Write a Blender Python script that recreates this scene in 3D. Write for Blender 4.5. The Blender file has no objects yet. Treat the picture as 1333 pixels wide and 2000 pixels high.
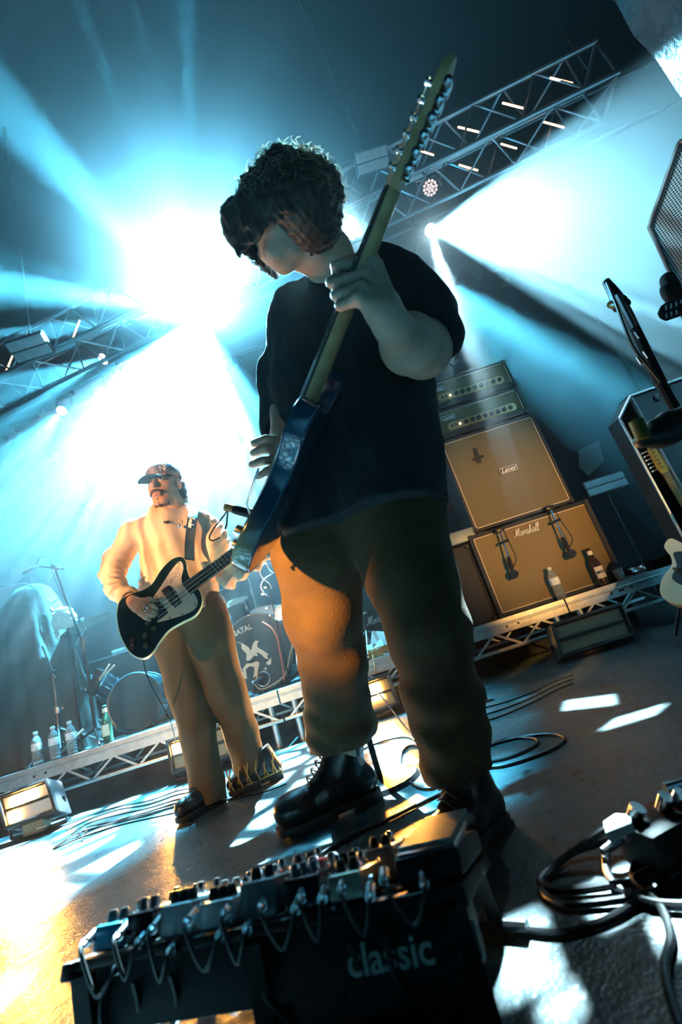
import bpy, bmesh, math, random
import numpy as np
from mathutils import Vector, Matrix, noise as mnoise
S = bpy.context.scene
COL = S.collection
PI = math.pi
R_ = math.radians
V = Vector
random.seed(7)

# ---------------------------------------------------------------- camera
CAM = V((0, 0, 0.46)); PITCH = R_(16.1); ROLL = R_(17.6); FPX = 889.0
F_ = V((0, math.cos(PITCH), math.sin(PITCH))); U_ = V((0, -math.sin(PITCH), math.cos(PITCH))); X_ = V((1, 0, 0))
cr, sr = math.cos(ROLL), math.sin(ROLL)
cam = bpy.data.objects.new('camera', bpy.data.cameras.new('camera')); COL.objects.link(cam)
xc = X_*cr - U_*sr; yc = X_*sr + U_*cr; zc = -F_
M = Matrix((xc, yc, zc)).transposed().to_4x4(); M.translation = CAM
cam.matrix_world = M
cam.data.sensor_fit = 'VERTICAL'; cam.data.sensor_height = 36.0; cam.data.lens = 36.0*FPX/2000.0
cam.data.clip_start = 0.02
S.camera = cam
cam.data.dof.use_dof = True; cam.data.dof.focus_distance = 1.8; cam.data.dof.aperture_fstop = 2.8

def ray(px, py):
    dx, dy = px-666.5, py-1000.0
    return F_*FPX + X_*(dx*cr - dy*sr) + U_*(-dx*sr - dy*cr)
def at(px, py, Y):                      # world point under a pixel at depth plane y = Y
    d = ray(px, py); return CAM + d*(Y/d.y)
def atz(px, py, z=0.0):                 # world point under a pixel on the plane z
    d = ray(px, py); return CAM + d*((z-CAM.z)/d.z)
def pxof(p):
    q = V(p)-CAM; w = q.dot(F_); a = q.dot(X_)/w*FPX; b = q.dot(U_)/w*FPX
    return (666.5 + a*cr - b*sr, 1000 - a*sr - b*cr)

# ---------------------------------------------------------------- world, exposure
S.view_settings.view_transform = 'Standard'; S.view_settings.look = 'None'
S.view_settings.gamma = 1.0; S.view_settings.use_curve_mapping = False
S.view_settings.exposure = 0.0
S.cycles.max_bounces = 4; S.cycles.diffuse_bounces = 1; S.cycles.glossy_bounces = 2
S.cycles.transmission_bounces = 4; S.cycles.transparent_max_bounces = 6; S.cycles.volume_bounces = 0
S.cycles.caustics_reflective = False; S.cycles.caustics_refractive = False
S.cycles.sample_clamp_indirect = 12.0
S.cycles.use_denoising = True
S.cycles.volume_step_rate = 1.0
w = bpy.data.worlds.new('world'); S.world = w; w.use_nodes = True
w.node_tree.nodes['Background'].inputs[0].default_value = (0.004, 0.012, 0.018, 1)
w.node_tree.nodes['Background'].inputs[1].default_value = 0.3

# ---------------------------------------------------------------- stage lighting
CY = (0.20, 0.66, 0.95)
def look(o, p, q, roll=0.0):
    d = (V(q)-V(p)).normalized()
    o.matrix_world = Matrix.Translation(V(p)) @ d.to_track_quat('-Z', 'Y').to_matrix().to_4x4() @ Matrix.Rotation(roll, 4, 'Z')

def N(nt, t, **kw):
    n = nt.nodes.new(t)
    for k, v in kw.items():
        if k.startswith('i_'):
            n.inputs[int(k[2:])].default_value = v
        else: setattr(n, k, v)
    return n
def math_(nt, op, a, b=None, c=None, clamp=False):
    n = nt.nodes.new('ShaderNodeMath'); n.operation = op; n.use_clamp = clamp
    for i, s in enumerate((a, b, c)):
        if s is None: continue
        if isinstance(s, (int, float)): n.inputs[i].default_value = s
        else: nt.links.new(s, n.inputs[i])
    return n.outputs[0]
def smooth(nt, x, lo, hi):
    n = nt.nodes.new('ShaderNodeMapRange'); n.interpolation_type = 'SMOOTHSTEP'
    nt.links.new(x, n.inputs[0])
    n.inputs[1].default_value = lo; n.inputs[2].default_value = hi
    return n.outputs[0]

def spot(name, p, q, angle, watts, color=CY, gobo=None, blend=0.15, size=0.04, roll=0.0, seed=0.0, scale=4.0, thr=(0.0, 0.25), floorv=0.03, boost=0.0):
    """a moving-head spot; gobo = 'rays' (azimuth fan), 'dots' (pencil beams) or 'bars' (parallel blades), cut into its beam"""
    L = bpy.data.lights.new(name, 'SPOT'); L.energy = watts; L.color = color
    L.spot_size = R_(angle); L.spot_blend = blend; L.shadow_soft_size = size
    o = bpy.data.objects.new(name, L); COL.objects.link(o); p = V(p)+(V(q)-V(p)).normalized()*.05; look(o, p, q, roll)
    o['kind'] = 'structure'
    if gobo:
        L.use_nodes = True; nt = L.node_tree; nt.nodes.clear()
        out = nt.nodes.new('ShaderNodeOutputLight'); em = nt.nodes.new('ShaderNodeEmission')
        nt.links.new(em.outputs[0], out.inputs[0])
        tc = nt.nodes.new('ShaderNodeTexCoord')
        sp = nt.nodes.new('ShaderNodeSeparateXYZ'); nt.links.new(tc.outputs['Normal'], sp.inputs[0])
        z = math_(nt, 'ABSOLUTE', sp.outputs[2])
        u = math_(nt, 'DIVIDE', sp.outputs[0], z); v = math_(nt, 'DIVIDE', sp.outputs[1], z)
        if gobo == 'rays':
            an = math_(nt, 'ARCTAN2', v, u)
            cb = nt.nodes.new('ShaderNodeCombineXYZ')
            nt.links.new(math_(nt, 'COSINE', an), cb.inputs[0]); nt.links.new(math_(nt, 'SINE', an), cb.inputs[1]); cb.inputs[2].default_value = seed
            nz = N(nt, 'ShaderNodeTexNoise'); nz.inputs['Scale'].default_value = scale; nz.inputs['Detail'].default_value = 1.5
            nt.links.new(cb.outputs[0], nz.inputs['Vector'])
            m = smooth(nt, nz.outputs[0], thr[0], thr[1])
        elif gobo == 'dots':
            cb = nt.nodes.new('ShaderNodeCombineXYZ')
            nt.links.new(u, cb.inputs[0]); nt.links.new(v, cb.inputs[1]); cb.inputs[2].default_value = seed
            vo = N(nt, 'ShaderNodeTexVoronoi'); vo.voronoi_dimensions = '3D'; vo.feature = 'DISTANCE_TO_EDGE'
            vo.inputs['Scale'].default_value = scale; nt.links.new(cb.outputs[0], vo.inputs['Vector'])
            m = smooth(nt, vo.outputs['Distance'], thr[0], thr[1])
        elif gobo == 'patches':          # parallelogram cut-outs aimed at given floor spots: (centre, half-side a, half-side b)
            Mi = o.matrix_world.inverted(); m = None
            def uv(q):
                l = Mi @ V(q); return V((l.x/abs(l.z), l.y/abs(l.z)))
            for c, a, b in seed:
                c0 = uv(c); ea = uv(V(c)+V(a))-c0; eb = uv(V(c)+V(b))-c0; det = ea.x*eb.y-ea.y*eb.x
                du = math_(nt, 'SUBTRACT', u, c0.x); dv = math_(nt, 'SUBTRACT', v, c0.y)
                s1 = math_(nt, 'ABSOLUTE', math_(nt, 'ADD', math_(nt, 'MULTIPLY', du, eb.y/det), math_(nt, 'MULTIPLY', dv, -eb.x/det)))
                s2 = math_(nt, 'ABSOLUTE', math_(nt, 'ADD', math_(nt, 'MULTIPLY', du, -ea.y/det), math_(nt, 'MULTIPLY', dv, ea.x/det)))
                k = smooth(nt, math_(nt, 'MAXIMUM', s1, s2), 1.08, .92)
                m = k if m is None else math_(nt, 'MAXIMUM', m, k)
        else:
            nz = N(nt, 'ShaderNodeTexNoise'); nz.noise_dimensions = '1D'
            nt.links.new(math_(nt, 'ADD', u, seed), nz.inputs['W'])
            nz.inputs['Scale'].default_value = scale; nz.inputs['Detail'].default_value = 1.0
            m = smooth(nt, nz.outputs[0], thr[0], thr[1])
        m = math_(nt, 'ADD', math_(nt, 'MULTIPLY', m, 1.0-floorv), floorv)
        nt.links.new(m, em.inputs[1])
        em.inputs[0].default_value = (1, 1, 1, 1)
    return o
TRZ = 4.6
P_main = atz(385, 612, TRZ); P_fanA = at(842, 450, 3.93); P_fanB = atz(700, 462, TRZ)
P_l1 = atz(200, 702, TRZ); P_l2 = atz(217, 758, TRZ+.1); P_l3 = atz(120, 803, TRZ+.1)
CW = (.11, .63, .95); CD = (.015, .36, .66)
def bm_(px, py, Y, w_, l_=None):        # a pencil beam aimed at the point under a pixel
    c = at(px, py, Y); return (c, X_*w_, U_*w_)
def fl(px, py, ax, ay, bx, by):
    c = atz(px, py); return (c, atz(ax, ay)-c, atz(bx, by)-c)
spot('spot_main_glow', P_main, (0, .4, 2.2), 40, 100000, color=(.18, .64, .92), blend=1.0, size=.10)
spot('spot_main', P_main, (-.2, 0.4, 5.0), 150, 4500, color=CD, gobo='rays', scale=2.4, thr=(.48, .66), floorv=.02, seed=3.1, size=.10, blend=.5)
spot('spot_main_down', P_main, (-1.7, 3.1, 0.3), 56, 38000, color=CW, gobo='dots', scale=9, thr=(.12, .28), floorv=.10, seed=1.2)
spot('spot_floor_dapple', P_main, atz(120, 1700), 33, 110000, color=(.5, .86, 1), gobo='dots', scale=24, thr=(.13, .20), floorv=.0, seed=4.4, size=.02)
spot('spot_fan_right', P_fanA, at(1500, 385, 2.4), 47, 40000, color=(.30, .76, 1), gobo='bars', scale=30, thr=(.45, .56), floorv=.10, seed=2.0, roll=PI/2)
spot('spot_left_a', P_l1, at(-160, 860, 3.2), 22, 15000, color=CW, gobo='dots', scale=12, thr=(.03, .2), floorv=.15, seed=2.0)
spot('spot_left_b', P_l2, at(120, 1300, 3.4), 32, 24000, color=CW, gobo='dots', scale=9, thr=(.02, .25), floorv=.35, seed=2.7)
spot('spot_left_c', P_l3, at(-120, 1080, 3.4), 17, 13000, color=CW, gobo='dots', scale=14, thr=(.03, .2), floorv=.15, seed=7.7)
spot('spot_main_beams', P_main, (-1.6, 1.4, 4.6), 140, 110000, color=CW, gobo='patches', blend=.1, size=.03, floorv=.0,
     seed=[bm_(70, 275, 2.6, .17), bm_(90, 555, 3.0, .17), bm_(0, 660, 3.4, .10), bm_(160, 20, 2.4, .05), bm_(365, -20, 2.4, .07), bm_(265, 0, 2.6, .04), bm_(520, 120, 3.2, .10), bm_(620, 200, 3.2, .06)])
spot('spot_fan_low', P_fanB, at(1180, 800, 3.4), 60, 110000, color=CW, gobo='patches', blend=.1, size=.03, floorv=.0,
     seed=[bm_(1040, 665, 3.3, .13), bm_(1130, 730, 3.3, .12), bm_(1175, 835, 3.3, .12), bm_(1060, 800, 3.3, .08), bm_(1260, 1030, 3.2, .08)])
spot('spot_floor_patches', P_fanA, atz(1150, 1560), 70, 50000, color=(.6, .9, 1), gobo='patches', blend=.05, size=.02, floorv=.002,
     seed=[fl(1150, 1372, 1200, 1366, 1150, 1382), fl(1240, 1400, 1290, 1385, 1225, 1412), fl(1215, 1742, 1268, 1712, 1238, 1776), fl(1020, 1855, 1068, 1835, 1035, 1930), fl(1335, 1800, 1375, 1775, 1350, 1830), fl(1095, 1965, 1118, 1945, 1105, 1990)])
OR = (1.0, .46, .10)
spot('front_amber_left', (-1.9, -1.3, 1.5), (-.22, 1.2, .66), 9, 3800, color=OR, blend=.9, size=.05)
spot('front_amber_mid', (-2.5, -.9, 1.5), (-.98, 2.2, 1.32), 18, 1700, color=(1, .50, .20), blend=.5, size=.02, gobo='bars', scale=55, thr=(.40, .60), floorv=.30, seed=3.3)
spot('front_amber_right', (1.75, -1.2, .6), (1.22, 3.3, .98), 22, 900, color=(1, .52, .14), blend=.9, size=.03)
spot('front_amber_low', (-2.9, -1.5, 1.5), (-1.5, 3.2, .25), 34, 380, color=(1, .55, .22), blend=.6, size=.04)
spot('back_hair_light', P_fanB, at(556, 400, .95), 11, 14000, color=(.45, .85, 1), blend=.8, size=.04)
spot('side_cyan', (-1.5, .5, 2.6), (2.25, 1.6, 2.0), 15, 700, color=(.45, .85, 1), gobo='dots', scale=12, thr=(.05, .12), floorv=.15, seed=9.0, size=.02)  # added out-of-view spot to brighten the side speaker's grille
# haze: thick upstage, thinning towards the audience
bm = bmesh.new(); bmesh.ops.create_cube(bm, size=1.0)
me = bpy.data.meshes.new('stage_haze'); bm.to_mesh(me); bm.free()
o = bpy.data.objects.new('stage_haze', me); COL.objects.link(o)
o.scale = (10.6, 10.3, 7.7); o.location = (0, 2.2, 3.65)
m = bpy.data.materials.new('haze'); m.use_nodes = True; nt = m.node_tree; nt.nodes.clear()
out = nt.nodes.new('ShaderNodeOutputMaterial'); vs = nt.nodes.new('ShaderNodeVolumeScatter')
vs.inputs['Color'].default_value = (.9, .97, 1, 1); vs.inputs['Anisotropy'].default_value = 0.45
ge = nt.nodes.new('ShaderNodeNewGeometry'); sx = nt.nodes.new('ShaderNodeSeparateXYZ'); nt.links.new(ge.outputs['Position'], sx.inputs[0])
mr = nt.nodes.new('ShaderNodeMapRange'); mr.interpolation_type = 'SMOOTHSTEP'; nt.links.new(sx.outputs[1], mr.inputs[0])
mr.inputs[1].default_value = 1.3; mr.inputs[2].default_value = 4.0; mr.inputs[3].default_value = .0009; mr.inputs[4].default_value = .046
mz = nt.nodes.new('ShaderNodeMapRange'); mz.interpolation_type = 'SMOOTHSTEP'; nt.links.new(sx.outputs[2], mz.inputs[0])
mz.inputs[1].default_value = .5; mz.inputs[2].default_value = 2.4; mz.inputs[3].default_value = .12; mz.inputs[4].default_value = 1.0
nt.links.new(math_(nt, 'MULTIPLY', mr.outputs[0], mz.outputs[0]), vs.inputs['Density'])
nt.links.new(vs.outputs[0], out.inputs['Volume']); me.materials.append(m)
tag_ = dict(kind='stuff', label='blue-lit haze hanging thick over the back of the stage', category='haze')
for k, v in tag_.items(): o[k] = v
# ---------------------------------------------------------------- materials
MATS = {}
def mat(name, col, rough=0.6, metal=0.0, var=0.0, vscale=8.0, bump=0.0, bscale=60.0, emit=None, estr=0.0, trans=0.0, sheen=0.0, col2=None, ior=1.45, spec=0.5, coat=0.0):
    if name in MATS: return MATS[name]
    m = bpy.data.materials.new(name); m.use_nodes = True; nt = m.node_tree; L = nt.links
    b = nt.nodes['Principled BSDF']
    b.inputs['Base Color'].default_value = (*col, 1); b.inputs['Roughness'].default_value = rough; b.inputs['Metallic'].default_value = metal
    b.inputs['Specular IOR Level'].default_value = spec; b.inputs['IOR'].default_value = ior
    b.inputs['Coat Weight'].default_value = coat
    if trans: b.inputs['Transmission Weight'].default_value = trans
    if sheen: b.inputs['Sheen Weight'].default_value = sheen
    if emit: b.inputs['Emission Color'].default_value = (*emit, 1); b.inputs['Emission Strength'].default_value = estr
    tc = nt.nodes.new('ShaderNodeTexCoord')
    if var or col2:
        n = nt.nodes.new('ShaderNodeTexNoise'); n.inputs['Scale'].default_value = vscale; n.inputs['Detail'].default_value = 4
        L.new(tc.outputs['Object'], n.inputs['Vector'])
        mx = nt.nodes.new('ShaderNodeMix'); mx.data_type = 'RGBA'
        c2 = col2 or tuple(min(1, c*(1+var)) for c in col); c1 = col if col2 else tuple(c*(1-var) for c in col)
        mx.inputs[6].default_value = (*c1, 1); mx.inputs[7].default_value = (*c2, 1)
        mr = nt.nodes.new('ShaderNodeMapRange'); mr.inputs[1].default_value = .38; mr.inputs[2].default_value = .62
        L.new(n.outputs[0], mr.inputs[0]); L.new(mr.outputs[0], mx.inputs[0]); L.new(mx.outputs[2], b.inputs['Base Color'])
    if bump:
        n = nt.nodes.new('ShaderNodeTexNoise'); n.inputs['Scale'].default_value = bscale; n.inputs['Detail'].default_value = 3
        L.new(tc.outputs['Object'], n.inputs['Vector'])
        bp = nt.nodes.new('ShaderNodeBump'); bp.inputs['Strength'].default_value = bump; bp.inputs['Distance'].default_value = .01
        L.new(n.outputs[0], bp.inputs['Height']); L.new(bp.outputs[0], b.inputs['Normal'])
    MATS[name] = m
    return m
def weave(name, c1, c2, scale=220.0, rough=.85, dirs='XZ', metal=0.0, lo=.0, hi=.35):
    """fine woven / perforated surface: two crossed waves"""
    if name in MATS: return MATS[name]
    m = mat(name, c1, rough, metal); nt = m.node_tree; L = nt.links; b = nt.nodes['Principled BSDF']
    tc = nt.nodes.new('ShaderNodeTexCoord'); ws = []
    for d in dirs:
        wv = nt.nodes.new('ShaderNodeTexWave'); wv.bands_direction = d; wv.inputs['Scale'].default_value = scale/6.28
        L.new(tc.outputs['Object'], wv.inputs['Vector']); ws.append(wv.outputs['Fac'])
    f = math_(nt, 'MULTIPLY', ws[0], ws[1]); f = smooth(nt, f, lo, hi)
    mx = nt.nodes.new('ShaderNodeMix'); mx.data_type = 'RGBA'
    mx.inputs[6].default_value = (*c2, 1); mx.inputs[7].default_value = (*c1, 1)
    L.new(f, mx.inputs[0]); L.new(mx.outputs[2], b.inputs['Base Color'])
    return m

# ---------------------------------------------------------------- mesh builder
def frame(o, x, z):                      # matrix with local X along x, local Z along z
    x = V(x).normalized(); z = V(z); z = (z - x*z.dot(x)).normalized(); y = z.cross(x)
    m = Matrix((x, y, z)).transposed().to_4x4(); m.translation = V(o); return m
def T(x, y, z): return Matrix.Translation((x, y, z))
def RZ(a): return Matrix.Rotation(a, 4, 'Z')
def RX(a): return Matrix.Rotation(a, 4, 'X')
def RY(a): return Matrix.Rotation(a, 4, 'Y')
class MB:
    def __init__(s): s.v = []; s.f = []; s.m = Matrix.Identity(4)
    def add(s, vs, fs, m=None):
        k = len(s.v); mm = s.m @ m if m is not None else s.m
        s.v += [mm @ V(p) for p in vs]; s.f += [tuple(i+k for i in f) for f in fs]; return s
    def box(s, c, d, m=None, b=0.0):
        x, y, z = d[0]/2, d[1]/2, d[2]/2; c = V(c)
        if b <= 0:
            vs = [c+V((i*x, j*y, k*z)) for i in (-1, 1) for j in (-1, 1) for k in (-1, 1)]
            return s.add(vs, [(0,1,3,2),(4,6,7,5),(0,4,5,1),(2,3,7,6),(0,2,6,4),(1,5,7,3)], m)
        bm = bmesh.new(); bmesh.ops.create_cube(bm, size=1.0)
        for v in bm.verts: v.co = V((v.co.x*d[0], v.co.y*d[1], v.co.z*d[2]))
        bmesh.ops.bevel(bm, geom=bm.edges[:], offset=min(b, x*.9, y*.9, z*.9), segments=2, profile=.5, affect='EDGES')
        bm.verts.index_update()
        vs = [c+v.co for v in bm.verts]; fs = [[v.index for v in f.verts] for f in bm.faces]; bm.free()
        return s.add(vs, fs, m)
    def cyl(s, p, q, r, r2=None, n=12, m=None):
        p = V(p); q = V(q); r2 = r if r2 is None else r2
        d = (q-p).normalized(); u = d.orthogonal().normalized(); w_ = d.cross(u); vs = []
        for c, rr in ((p, r), (q, r2)):
            for i in range(n):
                a = 2*PI*i/n; vs.append(c + (u*math.cos(a)+w_*math.sin(a))*rr)
        fs = [(i, (i+1) % n, n+(i+1) % n, n+i) for i in range(n)] + [tuple(range(n))[::-1], tuple(range(n, 2*n))]
        return s.add(vs, fs, m)
    def tube(s, pts, r, n=8, m=None, cap=True, flat=1.0):
        pts = [V(p) for p in pts]; k = len(pts); rs = r if isinstance(r, (list, tuple)) else [r]*k
        vs = []; u = None
        for i, p in enumerate(pts):
            d = (pts[min(i+1, k-1)]-pts[max(i-1, 0)])
            d = d.normalized() if d.length > 1e-9 else V((0, 0, 1))
            u = d.orthogonal().normalized() if u is None else (u-d*u.dot(d)).normalized()
            w_ = d.cross(u)
            for j in range(n):
                a = 2*PI*j/n; vs.append(p+(u*math.cos(a)+w_*math.sin(a)*flat)*rs[i])
        fs = [(i*n+j, i*n+(j+1) % n, (i+1)*n+(j+1) % n, (i+1)*n+j) for i in range(k-1) for j in range(n)]
        if cap: fs += [tuple(range(n))[::-1], tuple(range((k-1)*n, k*n))]
        return s.add(vs, fs, m)
    def lathe(s, prof, n=20, m=None):   # prof: (r, z) pairs about local Z
        vs = []; fs = []; k = len(prof)
        for r, z in prof:
            for j in range(n):
                a = 2*PI*j/n; vs.append((r*math.cos(a), r*math.sin(a), z))
        for i in range(k-1):
            for j in range(n): fs.append((i*n+j, i*n+(j+1) % n, (i+1)*n+(j+1) % n, (i+1)*n+j))
        if prof[0][0] > 1e-5: fs.append(tuple(range(n))[::-1])
        if prof[-1][0] > 1e-5: fs.append(tuple(range((k-1)*n, k*n)))
        return s.add(vs, fs, m)
    def prism(s, out, z0, z1, m=None, b=0.0):    # out: 2-D outline in local XY
        n = len(out); vs = [(x, y, z0) for x, y in out]+[(x, y, z1) for x, y in out]
        fs = [(i, (i+1) % n, n+(i+1) % n, n+i) for i in range(n)] + [tuple(range(n))[::-1], tuple(range(n, 2*n))]
        if b <= 0: return s.add(vs, fs, m)
        bm = bmesh.new(); bv = [bm.verts.new(p) for p in vs]
        for f in fs: bm.faces.new([bv[i] for i in f])
        bm.normal_update()
        es = [e for e in bm.edges if abs(e.verts[0].co.z-e.verts[1].co.z) < 1e-7]
        bmesh.ops.bevel(bm, geom=es, offset=b, segments=3, profile=.6, affect='EDGES'); bm.verts.index_update()
        vs = [v.co.copy() for v in bm.verts]; fs = [[v.index for v in f.verts] for f in bm.faces]; bm.free()
        return s.add(vs, fs, m)
    def sheet(s, P, th=0.0):             # P: grid of points
        a = len(P); b = len(P[0]); vs = [V(p) for r in P for p in r]
        fs = [(i*b+j, i*b+j+1, (i+1)*b+j+1, (i+1)*b+j) for i in range(a-1) for j in range(b-1)]
        return s.add(vs, fs)
def spline(pts, k=8, closed=False):      # Catmull-Rom through points
    pts = [V(p) for p in pts]; n = len(pts); out = []
    g = (lambda i: pts[i % n]) if closed else (lambda i: pts[max(0, min(n-1, i))])
    for i in range(n if closed else n-1):
        a, b, c, d = g(i-1), g(i), g(i+1), g(i+2)
        for j in range(k):
            t = j/k; out.append(.5*((2*b)+(c-a)*t+(2*a-5*b+4*c-d)*t*t+(3*b-a-3*c+d)*t**3))
    if not closed: out.append(pts[-1])
    return out
def spl2(pts, k=6): return [(p.x, p.y) for p in spline([V((x, y, 0)) for x, y in pts], k, True)]

def finish(me, smooth_=True, ang=35):
    if smooth_:
        me.polygons.foreach_set('use_smooth', [True]*len(me.polygons))
        me.set_sharp_from_angle(angle=R_(ang))
def part(name, mb, m, parent=None, ang=35, label=None):
    me = bpy.data.meshes.new(name)
    off = parent['_w'] if parent is not None and '_w' in parent else (0, 0, 0)
    off = V(off)
    me.from_pydata([tuple(p-off) for p in mb.v], [], mb.f); me.validate(); me.materials.append(m); finish(me, True, ang)
    o = bpy.data.objects.new(name, me); COL.objects.link(o)
    if parent is not None:
        o.parent = parent; o['_w'] = tuple(off)
        if parent.get('_solo'): o['_w'] = parent['_w']
    else: o['_w'] = (0, 0, 0)
    if label: o['label'] = label
    return o
def thing(name, label, cat, loc=(0, 0, 0), group=None):
    o = bpy.data.objects.new(name, None); COL.objects.link(o); o.location = loc; o['_w'] = tuple(loc)
    o.empty_display_size = .05
    return tag(o, label, cat, group)
def tag(o, label, cat, group=None, kind=None):
    o['label'] = label; o['category'] = cat
    if group: o['group'] = group
    if kind: o['kind'] = kind
    return o
def solo(name, mb, m, label, cat, group=None, kind=None, ang=35):
    """a thing that is one mesh; its origin goes to the middle of its underside"""
    xs = [p.x for p in mb.v]; ys = [p.y for p in mb.v]; zs = [p.z for p in mb.v]
    c = V(((min(xs)+max(xs))/2, (min(ys)+max(ys))/2, min(zs)))
    me = bpy.data.meshes.new(name); me.from_pydata([tuple(p-c) for p in mb.v], [], mb.f); me.validate(); me.materials.append(m); finish(me, True, ang)
    o = bpy.data.objects.new(name, me); COL.objects.link(o); o.location = c; o['_w'] = tuple(c)
    return tag(o, label, cat, group, kind)
def struct(name, mb, m, parent=None, ang=35):
    o = part(name, mb, m, parent, ang)
    if parent is None: o['kind'] = 'structure'
    return o
def dup(root, delta, label=None, group=None):
    def cp(o, par):
        c = o.copy(); COL.objects.link(c)
        if par is not None: c.parent = par
        for ch in [x for x in bpy.data.objects if x.parent == o]: cp(ch, c)
        return c
    r = cp(root, None); r.location = root.location+V(delta)
    if label: r['label'] = label
    if group: r['group'] = group
    return r
def text(s, m, size=.1, depth=.002, shear=0.0, bold=0.0, space=1.0, sx=1.0):
    """lettering as a mesh builder, centred, in the local XY of m"""
    cu = bpy.data.curves.new('txt', 'FONT'); cu.body = s; cu.size = size; cu.extrude = depth; cu.shear = shear; cu.offset = bold
    cu.align_x = 'CENTER'; cu.align_y = 'CENTER'; cu.space_character = space; cu.resolution_u = 3
    o = bpy.data.objects.new('txt', cu); COL.objects.link(o)
    me = bpy.data.meshes.new_from_object(o)
    mb = MB(); mb.add([V((v.co.x*sx, v.co.y, v.co.z)) for v in me.vertices], [tuple(p.vertices) for p in me.polygons], m)
    bpy.data.objects.remove(o); bpy.data.curves.remove(cu); bpy.data.meshes.remove(me)
    return mb

GL_ = {'M': (1.45, [(-.3, .3), (-.1, 0), (.2, .7), (.45, 2.0), (.5, 1.2), (.5, .1), (.95, 1.6), (1.15, 2.0), (1.1, 1.0), (1.1, .1), (1.4, .1)]),
 'a': (.95, [(.72, .9), (.4, 1.05), (.1, .6), (.15, .1), (.45, .05), (.74, .9), (.72, .2), (.95, .1)]),
 'r': (.75, [(0, .1), (.2, .9), (.28, 1.15), (.55, .95), (.5, .3), (.75, .1)]),
 's': (.75, [(0, .1), (.38, 1.15), (.52, .7), (.48, .1), (.15, .02), (.45, .02), (.75, .12)]),
 'h': (.85, [(0, .1), (.38, 1.6), (.36, 2.15), (.2, 1.8), (.16, 0), (.22, .7), (.48, 1.0), (.58, .6), (.6, .1), (.85, .1)]),
 'l': (.50, [(0, .1), (.33, 1.5), (.32, 2.15), (.15, 1.8), (.14, .4), (.28, 0), (.5, .12)]),
 'F': (1.05, [(.1, 0), (.35, 1.0), (.45, 1.95), (.1, 1.8), (.5, 2.05), (1.1, 2.0), (.5, 1.95), (.35, 1.05), (.8, 1.1), (.35, 1.0), (.5, .4), (.9, .1)]),
 'e': (.70, [(0, .1), (.3, .55), (.5, .9), (.25, 1.05), (.12, .5), (.3, .05), (.7, .12)]),
 'n': (.95, [(0, .1), (.15, 1.0), (.18, .05), (.25, .7), (.5, 1.0), (.62, .6), (.64, .1), (.95, .1)]),
 'd': (.95, [(.7, .9), (.4, 1.05), (.1, .6), (.15, .1), (.45, .05), (.75, 1.1), (.82, 2.1), (.74, .2), (.95, .1)])}
def script(word, m, h, r, shear=.32):
    """joined handwriting as thin raised strokes, centred in the local XY of m; h is the x-height"""
    W = sum(GL_[c][0] for c in word); x = -W/2; mb = MB()
    for c in word:
        w_, pts = GL_[c]; mb.tube([m @ V(((x+p.x+shear*p.y)*h, (p.y-.5)*h, r*.6)) for p in spline([(a, b, 0) for a, b in pts], 4)], r, 5); x += w_
    return mb
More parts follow.
